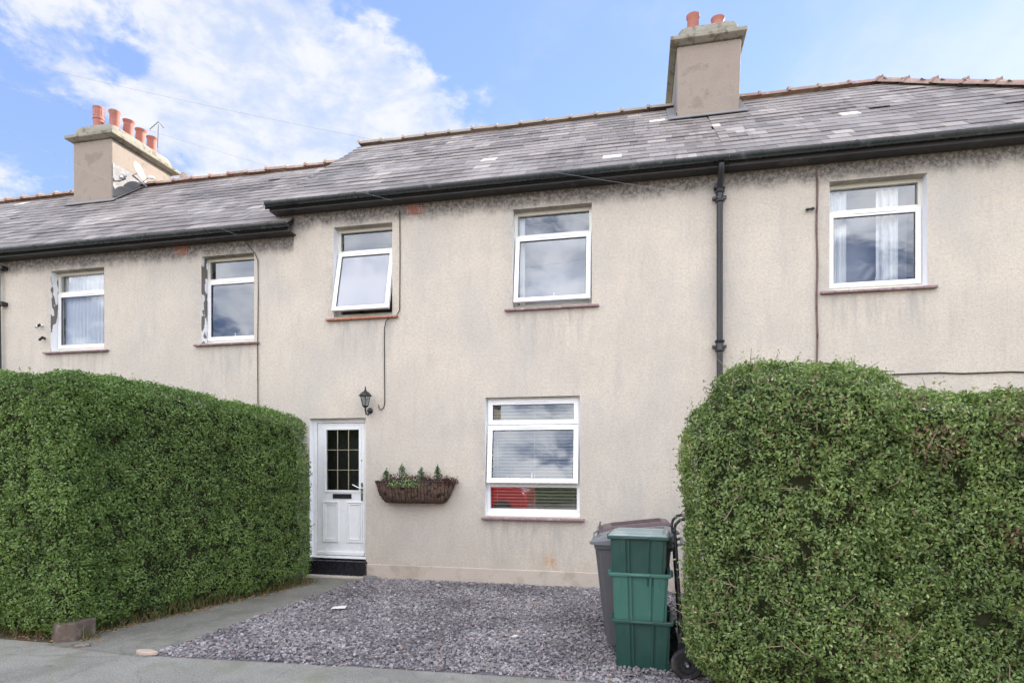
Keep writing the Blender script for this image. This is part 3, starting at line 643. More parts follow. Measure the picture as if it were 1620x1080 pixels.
# ground floor window, three lights with a venetian blind
def ground_window(parent, x0, x1, z0, z1, yf=.10, blind=True, opened=6.5):
    b = MB(); ring(b, x0, x1, z0, z1, .05, yf, yf+.07, wb=.10); b.box(x0+.05, x1-.05, yf+.0005, yf+.07, z1-.40, z1-.355); b.box(x0+.05, x1-.05, yf+.0005, yf+.07, z0+.40, z0+.49)
    w = b.build('window', PVC, parent, bevel=.004)
    MB().box(x0-.003, x1+.003, yf-.05, yf-.001, z0, z0+.03).build('frame_sill', PVC, w, bevel=.004)
    for (a, e, op) in ((z1-.375, z1-.03, 0.), (z0+.455, z1-.385, opened)):
        M = Matrix.Translation((0, yf, e)) @ Matrix.Rotation(R(-op), 4, 'X'); h = e-a
        s_ = MB(); ring(s_, x0+.022, x1-.022, -h, 0, .068, -.024, .03, M)
        s_.box(x0+.42, x1-.42, -.032, -.0245, -.042, -.030, M); s_.build('sash', PVC, w, bevel=.004)
        g = MB(); g.face([M @ Vector(p) for p in ((x0+.08, 0, -h+.06), (x1-.08, 0, -h+.06), (x1-.08, 0, -.06), (x0+.08, 0, -.06))]); g.build('pane', GLASS, w)
        gk = MB(); ring(gk, x0+.0905, x1-.0905, -h+.0685, -.0685, .006, -.014, .001, M); gk.build('glazing_seal', BLK, w)
        if op: MB().box((x0+x1)/2-.012, (x0+x1)/2+.004, .008, .02, -h+.04, -h+.14, M).build('window_handle', PVC, w)
    g = MB(); g.face([(x0+.05, yf+.03, z0+.10), (x1-.05, yf+.03, z0+.10), (x1-.05, yf+.03, z0+.40), (x0+.05, yf+.03, z0+.40)]); g.build('pane', GLASS, w)
    if blind: slats(x0+.04, x1-.04, z0+.08, z1-.06, yf+.17, .046, -34).build('venetian_blind', BLIND, w)
    sl = MB(); n = 9; sx = (x0-.045, x1+.07)
    for i in range(n):
        a = sx[0]+(sx[1]-sx[0])*i/n; e = sx[0]+(sx[1]-sx[0])*(i+1)/n-.004
        sl.mesh([(a, -.07, z0-.04), (e, -.07, z0-.04), (e, yf, z0-.04), (a, yf, z0-.04), (a, -.07, z0-.018), (e, -.07, z0-.018), (e, yf, z0-.001), (a, yf, z0-.001)], [(0,3,2,1),(4,5,6,7),(0,1,5,4),(1,2,6,5),(2,3,7,6),(3,0,4,7)])
    sl.build('window_sill', PURP, w, bevel=.005)
    return w
tag(ground_window(hC, -2.07, -.76, .93, 2.57), 'downstairs window with venetian blind and middle sash ajar')
# front door
df = MB(); yd = .10; ring(df, -4.76, -3.86, .262, 2.32, .062, yd, yd+.08, wb=.03); df.box(-4.76, -3.86, yd-.06, yd-.001, .256, .275)
door = df.build('front_door', PVC, hC, bevel=.004)
lf = MB(); ox0, ox1, oz0, oz1 = -4.55, -4.02, 1.26, 2.155; lx0, lx1, lz0, lz1 = -4.69, -3.93, .30, 2.252; yl = yd+.012
lf.box(lx0, ox0, yl, yl+.045, lz0, lz1); lf.box(ox1, lx1, yl, yl+.045, lz0, lz1); lf.box(ox0, ox1, yl+.0005, yl+.045, lz0, oz0); lf.box(ox0, ox1, yl+.0005, yl+.045, oz1, lz1)
ring(lf, ox0-.035, ox1+.035, oz0-.035, oz1+.035, .035, yl-.012, yl-.001)
for a, e in ((-4.60, -4.345), (-4.215, -3.965)):
    ring(lf, a, e, .49, 1.09, .016, yl-.018, yl-.001); ring(lf, a+.032, e-.032, .522, 1.058, .014, yl-.013, yl-.001)
lf.box(lx0, lx1, yl-.03, yl-.001, .302, .345)
lf.build('door_leaf', PVC, door, bevel=.003)
g = MB(); g.face([(ox0, yl+.02, oz0), (ox1, yl+.02, oz0), (ox1, yl+.02, oz1), (ox0, yl+.02, oz1)]); g.build('door_glass', DGLASS, door)
cm = MB(); gw = (ox1-ox0)/3; gh = (oz1-oz0)/3
for i in (1, 2): cm.box(ox0+gw*i-.005, ox0+gw*i+.005, yl+.010, yl+.018, oz0, oz1)
for i in (1, 2): cm.box(ox0, ox1, yl+.011, yl+.0175, oz0+gh*i-.004, oz0+gh*i+.004)
cm.build('glazing_bars', BRASS, door)
MB().box(-4.44, -4.14, yl-.014, yl-.001, 1.135, 1.205).build('letter_box', BLK, door, bevel=.004)
h = MB(); h.box(-3.985, -3.955, yl-.012, yl-.001, 1.11, 1.37); h.tube([(-3.97, yl-.01, 1.29), (-3.97, yl-.055, 1.29), (-4.0, yl-.058, 1.30), (-4.10, yl-.055, 1.345)], .010); h.build('door_handle', CHROME, door, smooth=True)
MB().lathe([(.008, 0), (.008, .006)], (-3.975, yl-.006, 1.70), 12, Matrix.Rotation(R(90), 4, 'X')).build('door_bell', BLK, door)
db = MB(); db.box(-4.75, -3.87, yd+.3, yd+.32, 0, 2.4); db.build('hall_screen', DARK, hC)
st = MB(); st.box(-4.78, -3.835, -.07, .12, -.02, .225)
for i in range(6): st.box(-4.775+i*.157, -4.775+i*.157+.150, -.080, -.0705, .035, .215); st.box(-4.775+i*.157, -4.775+i*.157+.150, -.085, .10, .2255, .238)
st.build('door_step', BTILE, hC, bevel=.003)
ms = MB(); ms.box(-4.8, -3.78, -.15, -.071, -.02, .035); ms.build('step_mortar', PLIN, hC, bevel=.01)
# downpipe
dp = MB(); dx0 = 1.015
dp.tube([(dx0, YE, ZE-.05), (dx0, YE+.01, ZE-.13), (dx0, -.10, ZE-.25), (dx0, -.075, ZE-.33), (dx0, -.075, 2.0), (dx0, -.075, .1)], .038, 14)
for z in (5.03, 3.14, 1.3):
    dp.lathe([(.040, -.07), (.056, -.06), (.058, -.045), (.046, -.03), (.046, .04), (.060, .055), (.062, .075), (.042, .085)], (dx0, -.075, z), 16)
    dp.box(dx0-.085, dx0+.085, -.062, -.012, z-.012, z+.02)
for z in (5.15,): dp.box(dx0-.065, dx0+.065, -.09, 0., z, z+.05)
dp.build('downpipe', PIPE, hC, smooth=True)
chimney(hC, 1.10, 0., [(.90, 2.30, .34, 'plain', 0), (1.33, 2.75, .55, 'roll', 2), (.88, 2.9, .22, 'roll', 0), (1.30, 3.3, .24, 'plain', 0)])

# house D (right)
hD = empty('terraced_house', (3.9, 0, 0), 'end terraced house with hipped slate roof behind the right hedge', 'house', 'terraced houses in the row')
WD = wall_mat('roughcast_right', ZW, [(2.31, 3.38, 3.76)])
wall('wall', XD, XE, -.05, ZW, [(2.31, 3.38, 3.79, 5.13), (2.9, 4.2, .6, 2.0)], [WD, PAINT, DARK], hD)
b = MB(); b.box(XE-.28, XE+.001, .281, 2*YR-.001, -.05, ZW); b.build('end_wall', WD, hD)
MB().box(XD+.002, XE+.02, -.022, -.001, -.05, .205).build('plinth', PLIN, hD, bevel=.008)
roof(hD, XD, XE+.3, 0., 23, RIDR, hipx=3.87); eaves(hD, XD, XE+.25, 0., cap_r=True); gables(hD, XD, XE-.28, 0., WD)
window2(hD, 2.31, 3.38, 3.79, 5.13, inside='curtain', sillmat=PURP)
ground_window(hD, 2.9, 4.2, .6, 2.0, opened=0.)

# houses B and A (left, one step lower)
ZO = -.31
hB = empty('terraced_house', (-8, 0, 0), 'left terraced house with lower roof and peeling paint beside its windows', 'house', 'terraced houses in the row')
WB = wall_mat('roughcast_left', ZW+ZO, [(-6.61, -5.69, 3.47), (-9.48, -8.42, 3.46)])
wall('wall', XB, XC, -.05, ZW+ZO, [(-6.61, -5.69, 3.51, 4.85, 3), (-9.48, -8.42, 3.50, 4.82, 3), (-9.4, -8.1, .7, 2.3)], [WB, PAINT, DARK, PEEL], hB)
MB().box(XC-.001, XC+.0, 0.001, .28, ZW+ZO+.001, ZW).build('wall_step', WB, hB)
MB().box(-5.33, XC, .002, .25, ZW+ZO+.001, ZW+.0).build('party_wall_top', WC, hB)
roof(hB, XB, -5.02, ZO, 31, RIDR, rx1=-5.62); eaves(hB, XB+.001, -4.98, ZO, cap_r=True); gables(hB, XB, XC, ZO, WB)
airbrick(hB, -6.975, 4.975)
window2(hB, -6.61, -5.69, 3.51, 4.85, inside='dark', sillmat=PURP); window2(hB, -9.48, -8.42, 3.50, 4.82, inside='net', sillmat=PURP)
ground_window(hB, -9.4, -8.1, .7, 2.3, opened=0.)
chimney(hB, XB, ZO, [(XB+.02-.16, 2.30, .52, 'hood', 0), (XB+.22, 2.34, .42, 'plain', 0), (XB+.22, 2.66, .40, 'roll', 4), (XB+.22, 2.97, .38, 'roll', 4), (XB+.22, 3.28, .38, 'roll', 3)])
hA = empty('terraced_house', (-13.5, 0, 0), 'furthest left terraced house, cut off by the photo edge beyond the five-pot chimney', 'house', 'terraced houses in the row')
wall('wall', XA, XB, -.05, ZW+ZO, [(-13.5, -12.6, 3.5, 4.82)], [WB, PAINT, DARK], hA)
roof(hA, XA, XB, ZO, 41, RIDR); eaves(hA, XA, XB, ZO); gables(hA, XA, XB, ZO, WB)
window2(hA, -13.5, -12.6, 3.5, 4.82, sillmat=PURP)
GREYP = mat('grey_pipe', (.30, .31, .31), .5, .4)
q = MB(); q.tube([(-10.62, YE+.02, ZE+ZO-.06), (-10.60, -.12, ZE+ZO-.12), (-10.50, -.07, ZE+ZO-.22), (-10.47, -.06, ZE+ZO-.35), (-10.47, -.06, 4.30)], .028, 12); q.build('waste_pipe', GREYP, hB, smooth=True)
q = MB(); q.tube([(-10.47, -.06, 4.3), (-10.46, -.05, 3.0), (-10.46, -.05, .1)], .022, 10)
for z in (4.92, 4.32): q.box(-10.47, -10.36, -.07, -.0, z-.03, z+.03); q.lathe([(.04, -.03), (.04, .03)], (-10.40, -.08, z), 10)
q.build('drain_pipe', BLK, hB, smooth=True)

# ------------------------------------------------------------------ things on the walls and chimneys
def cable(name, pts, r, m, label):
    o = MB().tube(pts, r, 6).build(name, m, smooth=True); return tag(o, label, 'cable')
cable('wall_cable', [(-3.33, -.012, 5.28), (-3.325, -.012, 4.6), (-3.33, -.012, 3.85), (-3.37, -.02, 3.78), (-3.45, -.06, 3.735), (-3.53, -.03, 3.70), (-3.565, -.012, 3.60), (-3.565, -.012, 3.0), (-3.56, -.012, 2.52), (-3.575, -.012, 2.46), (-3.61, -.012, 2.43), (-3.645, -.012, 2.45), (-3.655, -.012, 2.50)], .0065, CABLE, 'thin dark cable running down past the open narrow window to a hook above the door')
cable('wall_cable', [(-5.74, -.2, 5.0), (-5.66, -.02, 4.83), (-5.615, -.012, 4.72), (-5.61, -.012, 4.2), (-5.62, -.012, 3.45), (-5.615, -.012, 2.5), (-5.615, -.012, .5)], .0065, CABLE, 'thin dark cable beside the left house window, dropping behind the left hedge')
pts = [(2.165+.005*math.sin(i*.9), -.014, 5.27-i*.13) for i in range(38)]
cable('wall_cable', pts, .012, CABLEB, 'thick brown cable running down the right house wall beside its window')
cable('wall_cable', [(2.5+i*.25, -.012, 2.75-.004*i+.008*math.sin(i*2.1)) for i in range(0, 16)], .0085, CABLE, 'dark horizontal cable just above the top of the right hedge')
POLE = Vector((-9.9, -3.5, 6.9))
WIREM = mat('weathered_wire', (.34, .34, .36), .6, .3)
def wire(p, sag, label):
    p = Vector(p); n = 24; pts = [POLE.lerp(p, i/n)-Vector((0, 0, sag*4*(i/n)*(1-i/n))) for i in range(n+1)]
    return tag(MB().tube(pts, .0013, 5).build('overhead_wire', WIREM), label, 'wire')
wire((-5.80, -.26, 5.03), .10, 'overhead wire crossing the left roof down to the left house eaves')
wire((-3.33, -.28, 5.30), .10, 'overhead wire from upper left down to the narrow open window')
wire((2.12, -.03, 4.79), .25, 'overhead wire slanting across the middle roof to the wall beyond the downpipe')
ins = MB(); ins.lathe([(.012, -.05), (.02, -.03), (.012, 0), (.02, .03), (.012, .05)], (2.08, -.035, 4.80), 10, Matrix.Rotation(R(85), 4, 'Y'))
tag(ins.build('wire_insulator', BLK, smooth=True), 'small black insulator holding the overhead wire beyond the downpipe', 'insulator')
pole = MB(); pole.tube([(-9.9, -3.62, 0), (-9.9, -3.62, 7.3)], .12, 14, rs=[.14, .10]); tag(pole.build('telegraph_pole', WOOD, smooth=True), 'brown wooden telegraph pole at the left pavement', 'pole')

def dish(loc, yaw, size, label):
    r = empty('satellite_dish', loc, label, 'satellite dish')
    M = Matrix.Rotation(R(yaw), 4, 'Z') @ Matrix.Rotation(R(90-22), 4, 'X')
    n = 28; b = MB(); prof = [(size*k/8, .12*size*(k/8)**2*1.6) for k in range(9)]
    prof2 = [(size*1.01, prof[-1][1]+.004)]+[(a, z-.008) for a, z in prof[::-1]]
    b.lathe([(max(a, .002), z) for a, z in prof+prof2], (0, 0, 0), n, M); o = b.build('reflector', DISH, r, smooth=True, world=False); o.scale = (.86, .86, 1.0)
    a = MB(); a.tube([M @ Vector((0, -size*.95, .0)), M @ Vector((0, -size*.75, size*.75))], .011); a.tube([(0, 0, 0), M @ Vector((0, 0, -.14)), (-.05, .25, -.16)], .018); a.build('arm', GREYP, r, smooth=True, world=False)
    l = MB(); l.lathe([(.02, 0), (.035, .03), (.03, .09), (.012, .12)], M @ Vector((0, -size*.72, size*.72)), 12, M @ Matrix.Rotation(R(30), 4, 'X')); l.build('receiver_head', PVC, r, smooth=True, world=False)
    return r
dish((-10.02, 2.30, 7.60), 104, .215, 'round rust-stained satellite dish on the side of the five-pot chimney')
dish((-9.82, 3.30, 7.86), 160, .20, 'satellite dish seen edge on behind the far end of the five-pot chimney')
# bracket cctv-like lamp on the chimney
fl = MB(); fl.tube([(-10.42, 2.22, 7.42), (-10.30, 2.2, 7.44), (-10.2, 2.18, 7.50)], .014); fl.lathe([(.02, -.05), (.05, -.02), (.06, .05), (.02, .08)], (-10.28, 2.15, 7.45), 12, Matrix.Rotation(R(70), 4, 'Y'))
tag(fl.build('dish_bracket', CHROME, smooth=True), 'metal dish bracket bolted to the side of the five-pot chimney', 'bracket')
ae = MB(); ae.tube([(-10.22, 3.0, 8.5), (-10.20, 3.0, 9.0)], .006, 6); ae.tube([(-10.32, 2.9, 8.86), (-10.20, 3.0, 9.06), (-10.12, 3.06, 8.95)], .007, 6)
for k in range(5): u = k/4; p = Vector((-10.32, 2.9, 8.86)).lerp(Vector((-10.20, 3.0, 9.06)), u); ae.tube([p+Vector((-.025, .03, 0)), p+Vector((.025, -.03, 0))], .004, 5)
tag(ae.build('tv_aerial', BLK), 'small dark bent television aerial above the pots of the left chimney', 'aerial')
def sec_cam(loc, white, label):
    r = empty('security_camera', loc, label, 'camera', 'cameras on the left house wall'); r.scale = (.62, .62, .62)
    MB().lathe([(.035, 0), (.035, .02), (.012, .03), (.012, .07)], (0, 0, 0), 12, Matrix.Rotation(R(90), 4, 'X')).build('mount', PVC if white else BLK, r, smooth=True, world=False)
    MB().lathe([(.01, -.10), (.032, -.09), (.034, .04), (.028, .05), (.0105, .05)], (0.02, -.10, -.015), 14, Matrix.Rotation(R(60), 4, 'Y')).build('housing', BLK, r, smooth=True, world=False)
    if white: MB().lathe([(.036, -.06), (.036, -.02)], (0.02, -.10, -.015), 14, Matrix.Rotation(R(60), 4, 'Y')).build('hood', PVC, r, smooth=True, world=False)
sec_cam((-9.66, 0, 3.93), True, 'upper black and white security camera left of the net-curtained window'); sec_cam((-9.60, 0, 3.72), False, 'lower black security camera left of the net-curtained window')

# lantern above the door
lr = empty('wall_lantern', (-3.79, 0, 2.40), 'black wall lantern mounted above the right corner of the front door', 'lantern')
b = MB(); b.lathe([(.045, 0), (.045, .012), (.025, .03), (.012, .035)], (0, 0, .02), 16, Matrix.Rotation(R(90), 4, 'X')); b.tube([(0, -.02, .0), (0, -.07, -.045), (0, -.13, -.035), (0, -.155, .02), (0, -.155, .07)], .012); b.build('bracket', BLK, lr, smooth=True, world=False)
b = MB(); b.lathe([(.02, .05), (.045, .07), (.05, .08)], (0, -.155, 0), 6, cap=True)
for k in range(6):
    a = k*math.pi/3; c_, s_ = math.cos(a), math.sin(a); b.tube([(.045*c_, -.155+.045*s_, .08), (.078*c_, -.155+.078*s_, .215)], .004, 5)
b.lathe([(.092, .212), (.094, .222), (.075, .245), (.04, .275), (.018, .285), (.02, .295), (.008, .31), (.012, .32), (.003, .36)], (0, -.155, 0), 12); b.build('cage', BLK, lr, world=False)
b = MB(); b.lathe([(.042, .08), (.074, .212)], (0, -.155, 0), 6, cap=False); b.build('lantern_glass', glass_mat('lantern_glass_mat', .12, (.75, .78, .8)), lr, world=False)
b = MB(); b.lathe([(.012, .08), (.02, .11), (.018, .14), (.006, .16)], (0, -.155, 0), 10); b.build('bulb', PVC, lr, smooth=True, world=False)

# ------------------------------------------------------------------ foliage tools
def leaves_mesh(name, P, N, size, var, m, parent=None, seed=0, jit=.9, aspect=.5, fold=.25):
    r = np.random.default_rng(seed); n = len(P); P = np.asarray(P, float); N = np.asarray(N, float)
    nn = N+r.normal(0, jit, (n, 3))*.75; nn /= np.linalg.norm(nn, axis=1)[:, None]
    a = r.normal(0, 1, (n, 3)); a[:, 2] += .35; a -= (a*nn).sum(1)[:, None]*nn; a /= np.linalg.norm(a, axis=1)[:, None]
    b = np.cross(nn, a); s = (np.asarray(size)*r.uniform(.7, 1.25, n))[:, None]; w_ = s*aspect
    v0 = P-a*s*.5; v2 = P+a*s*.5+nn*s*-.06; v1 = P+b*w_*.5+nn*w_*fold-a*s*.02; v3 = P-b*w_*.5+nn*w_*fold-a*s*.02
    V = np.stack([v0, v1, v2, v3], 1).reshape(-1, 3)
    off = Vector((0, 0, 0))
    if parent is not None: off = parent.location
    V = V-np.array(off)
    me = bpy.data.meshes.new(name); me.vertices.add(4*n); me.vertices.foreach_set('co', V.ravel())
    idx = (np.arange(n)*4)[:, None]+np.array([0, 2, 1, 0, 3, 2]); me.loops.add(6*n); me.loops.foreach_set('vertex_index', idx.ravel().astype(np.int32))
    me.polygons.add(2*n); me.polygons.foreach_set('loop_start', np.arange(2*n, dtype=np.int32)*3)
    me.update(calc_edges=True)
    at = me.attributes.new('var', 'FLOAT', 'FACE'); at.data.foreach_set('value', np.repeat(np.clip(var, 0, 1), 2).astype(np.float32))
    me.materials.append(m); o = bpy.data.objects.new(name, me); C.objects.link(o)
    if parent is not None: o.parent = parent
    return o

def hedge_block(c, ang, hx, hy, z0, ztop, rad, seed, disp=.05, res=.09, shoulder=None):
    """a rounded, lumpy box; returns verts, quads.  ztop(u) gives the height along the local x axis"""
    V = []; F = []; hz = 1.
    nx, ny, nz = max(4, int(2*hx/res)), max(4, int(2*hy/res)), 26
    ca, sa = math.cos(ang), math.sin(ang)
    def pt(p):
        u = p[0]*hx; top = ztop(u); hzz = (top-z0)/2; q = Vector((p[0]*hx, p[1]*hy, p[2]*hzz)); rr = min(rad, hx, hy, hzz)
        inner = Vector((max(-(hx-rr), min(hx-rr, q.x)), max(-(hy-rr), min(hy-rr, q.y)), max(-(hzz-rr), min(hzz-rr, q.z))))
        d = q-inner
        if d.length > 1e-6: q = inner+d.normalized()*rr
        X, Y, Z = c[0]+q.x*ca-q.y*sa, c[1]+q.x*sa+q.y*ca, z0+hzz+q.z
        nrm = d.normalized() if d.length > 1e-6 else Vector((0, 0, 1)); nw = Vector((nrm.x*ca-nrm.y*sa, nrm.x*sa+nrm.y*ca, nrm.z))
        dd = disp*(mnoise.noise((X*1.7+seed, Y*1.7, Z*1.7))*1.1+mnoise.noise((X*4.5, Y*4.5+seed, Z*4.5))*.6)
        return Vector((X, Y, Z))+nw*dd
    def grid(f, a, b_):
        s0 = len(V)
        for i in range(a+1):
            for j in range(b_+1): V.append(pt(f(-1+2*i/a, -1+2*j/b_)))
        for i in range(a):
            for j in range(b_): F.append((s0+i*(b_+1)+j, s0+(i+1)*(b_+1)+j, s0+(i+1)*(b_+1)+j+1, s0+i*(b_+1)+j+1))
    grid(lambda s, q: (s, -1, q), nx, nz); grid(lambda s, q: (-s, 1, q), nx, nz); grid(lambda s, q: (1, s, q), ny, nz); grid(lambda s, q: (-1, -s, q), ny, nz)
    grid(lambda s, q: (s, q, 1), nx, ny); grid(lambda s, q: (s, -q, -1), nx, ny)
    return np.array([tuple(v) for v in V]), F
def hedge(blocks, label, dens, size, m, seed, brown=None, gaps=.0, loc=(0, 0, 0), sprigs=.02, wild=1.):
    root = empty('privet_hedge', loc, label, 'hedge'); r = np.random.default_rng(seed); core = MB(); tw = core; AP, AN, AV, AS = [], [], [], []
    for bi, (blk, inset) in enumerate(blocks):
        V, F = hedge_block(**blk); Fq = np.array(F)
        a, b_, c_, d_ = (V[Fq[:, k]] for k in range(4)); n = np.cross(c_-a, d_-b_); ar = np.linalg.norm(n, axis=1)/2; n /= (np.linalg.norm(n, axis=1)[:, None]+1e-9)
        cen = (a+b_+c_+d_)/4; back = (n[:, 2] < -.6)
        ar = np.where(back, ar*.25, ar)
        cnt = int(ar.sum()*dens); ch = r.choice(len(F), cnt, p=ar/ar.sum()); u, v = r.random((2, cnt, 1))
        P = (a[ch]*(1-u)+b_[ch]*u)*(1-v)+(d_[ch]*(1-u)+c_[ch]*u)*v; N = n[ch]
        # drop points buried in other blocks
        keep = np.ones(cnt, bool)
        for bj, (ob, _) in enumerate(blocks):
            if bj == bi: continue
            ca, sa = math.cos(ob['ang']), math.sin(ob['ang']); X = (P[:, 0]-ob['c'][0]); Y = P[:, 1]-ob['c'][1]; lx = X*ca+Y*sa; ly = -X*sa+Y*ca
            tz = np.array([ob['ztop'](q) for q in lx]); keep &= ~((np.abs(lx) < ob['hx']-.16) & (np.abs(ly) < ob['hy']-.16) & (P[:, 2] < tz-.16))
        P, N = P[keep], N[keep]; cnt = len(P)
        nz = np.array([mnoise.noise((p[0]*2.6+seed, p[1]*2.6, p[2]*2.6)) for p in P]); nf = np.array([mnoise.noise((p[0]*8, p[1]*8+seed, p[2]*8)) for p in P]); n3 = np.array([mnoise.noise((p[0]*17, p[1]*17, p[2]*17+seed)) for p in P])
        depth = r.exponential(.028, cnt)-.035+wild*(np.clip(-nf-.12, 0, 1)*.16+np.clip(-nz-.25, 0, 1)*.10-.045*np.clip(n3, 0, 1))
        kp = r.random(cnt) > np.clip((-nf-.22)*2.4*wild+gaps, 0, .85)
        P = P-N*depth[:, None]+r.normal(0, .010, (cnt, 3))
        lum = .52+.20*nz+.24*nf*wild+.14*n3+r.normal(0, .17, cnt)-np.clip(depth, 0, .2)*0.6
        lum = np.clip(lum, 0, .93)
        rr = r.random(cnt); lum = np.where(rr < (.03 if brown else .004), .97, lum)
        if brown:
            for bc, br, pr in brown:
                dd = np.linalg.norm((P-np.array(bc)), axis=1); lum = np.where((dd < br*(1+.5*nf)) & (r.random(cnt) < pr), r.uniform(.955, 1., cnt), lum)
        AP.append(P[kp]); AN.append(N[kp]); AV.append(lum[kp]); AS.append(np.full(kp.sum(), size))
        # shoots that escaped the shears
        ns = int(cnt*sprigs/8); si = r.choice(cnt, ns)
        for i in si:
            if N[i][2] < -.3: continue
            d = N[i]*.7+np.array([0, 0, .6])+r.normal(0, .3, 3); d /= np.linalg.norm(d); L = r.uniform(.04, .11)
            for k in range(7): AP.append((P[i]+d*L*(k/6)+r.normal(0, .006, 3))[None]); AN.append(r.normal(0, 1, (1, 3))); AV.append(np.array([min(.92, .6+r.random()*.3)])); AS.append(np.array([size*.8]))
        core.cur = 1
        if brown:
            for i in r.choice(cnt, 200):
                if N[i][2] < -.2: continue
                d = N[i]*.45+r.normal(0, .6, 3)+np.array([0, 0, .35]); d /= np.linalg.norm(d); L = r.uniform(.06, .20); o_ = P[i]+N[i]*.012; e_ = r.normal(0, .02, 3)
                tw.tube([tuple(o_-d*L*.5), tuple(o_+e_), tuple(o_+d*L*.5+N[i]*.02)], .0028, 4, rs=[.0036, .003, .0016])
        # core
        core.cur = 0
        co = Vector((blk['c'][0], blk['c'][1], 0)); kw = dict(blk); kw['hx'] -= inset; kw['hy'] -= inset; zt = blk['ztop']; kw['ztop'] = lambda q, zt=zt: zt(q)-inset; kw['z0'] = blk['z0']+inset*.6; kw['res'] = .2
        V2, F2 = hedge_block(**kw); core.mesh([tuple(p) for p in V2], F2)
    P = np.concatenate(AP); N = np.concatenate(AN); Vv = np.concatenate(AV); Sz = np.concatenate(AS)
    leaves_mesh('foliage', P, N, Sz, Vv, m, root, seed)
    core.build('twigs', [TWIG, BARE], root)
    return root

# left hedge: one arm along the path, one along the pavement
A_, B_ = Vector((-4.42, -.50)), Vector((-5.30, -3.33)); dvec = (A_-B_); Ls = dvec.length; an = math.atan2(dvec.y, dvec.x)
wd_ = .42; side = Vector((-dvec.y, dvec.x)).normalized()
cS = (A_+B_)/2+side*wd_
rootL = hedge([(dict(c=(cS.x, cS.y), ang=an, hx=Ls/2+.0, hy=wd_, z0=.07, ztop=lambda u: 2.535-.28*max(0, (u+Ls/2)/Ls)**1.5, rad=.15, seed=3, disp=.055), .09),
        (dict(c=(-7.6, -2.98), ang=0., hx=2.40, hy=.43, z0=.05, ztop=lambda u: 2.63-.085*(u+2.4)/4.8, rad=.14, seed=8, disp=.06), .09)],
      'tall dark green clipped hedge on the left beside the path', 7000, .030, PRIV, 5, loc=(-5.3, -2, 0), wild=.85)
# right hedge: a rounded block and a lower run
def zt1(u): return 2.385-.035*(u+.7)/1.4-.15*max(0., (u-.35)/.4)**2-.16*max(0., (-u-.25)/.49)**2
hedge([(dict(c=(1.13, -3.30), ang=0., hx=.74, hy=.46, z0=.03, ztop=zt1, rad=.42, seed=14, disp=.05), .09),
       (dict(c=(3.25, -3.26), ang=0., hx=1.9, hy=.42, z0=.03, ztop=lambda u: 2.12-.02*(u+1.7), rad=.16, seed=19, disp=.07), .09)],
      'large rounded bushy hedge on the right beside the bins', 8500, .029, PRIVR, 9, brown=[((1.85, -3.7, 1.80), .15, .42), ((1.75, -3.6, 2.12), .10, .35), ((2.3, -3.65, 1.2), .1, .4), ((2.35, -3.6, 1.95), .22, .3), ((1.1, -3.7, 1.9), .28, .06), ((1.5, -3.75, .6), .2, .2)], loc=(1.5, -3.3, 0), sprigs=.08, wild=1.05)

# twig stubs showing on the right hedge
# weeds and dead leaves along the hedge foot
def weeds():
    r = np.random.default_rng(12); b = MB()
    for i in range(1500):
        tt = r.random(); p = B_.lerp(A_, tt)+Vector((r.normal(.0, .05), r.normal(-.02, .06)))
        if i % 3 == 0: p = Vector((r.uniform(-7.5, -5.0), -3.28+r.normal(0, .06)))
        h = r.uniform(.03, .13)*(1.5 if .25 < tt < .6 else 1.); a = r.uniform(0, 6.28); l = r.normal(0, .05, 2); w_ = .004
        b.var = float(r.choice([r.uniform(0, .4), r.uniform(.5, 1.)]))
        q = Vector((math.cos(a)*w_, math.sin(a)*w_, 0)); o = Vector((p.x, p.y, 0)); m_ = o+Vector((l[0]*.5, l[1]*.5, h*.6)); t_ = o+Vector((l[0]*1.3, l[1]*1.3, h))
        b.face([o-q, o+q, m_+q*.8, m_-q*.8]); b.face([m_-q*.8, m_+q*.8, t_])
    return tag(b.build('weeds', WEED), 'dry grass and weeds along the foot of the left hedge', 'weeds', kind='stuff')
weeds()
def litter():
    r = np.random.default_rng(22); b = MB()
    for i in range(520):
        k = r.random()
        if k < .45: tt = r.random(); p = B_.lerp(A_, tt); x, y = p.x+abs(r.normal(0, .09))+.01, p.y+r.normal(0, .05)
        elif k < .75: x, y = r.uniform(-7.5, -4.8), -3.36+r.normal(0, .08)
        else: x, y = r.uniform(-5, .4), r.uniform(-4.3, -.1)
        s_ = r.uniform(.008, .022); a = r.uniform(0, 6.28); z = .03 if (x > -4.0 and y > -3.4) else .013
        c_, d_ = math.cos(a), math.sin(a); b.var = r.random()
        b.face([(x+s_*c_, y+s_*d_, z+r.uniform(0, .01)), (x-s_*.5*d_, y+s_*.5*c_, z), (x-s_*c_, y-s_*d_, z+r.uniform(0, .012)), (x+s_*.5*d_, y-s_*.5*c_, z)])
    return tag(b.build('fallen_leaves', DEAD), 'small brown fallen leaves scattered at the hedge foot and drive', 'leaves', kind='stuff')
litter()

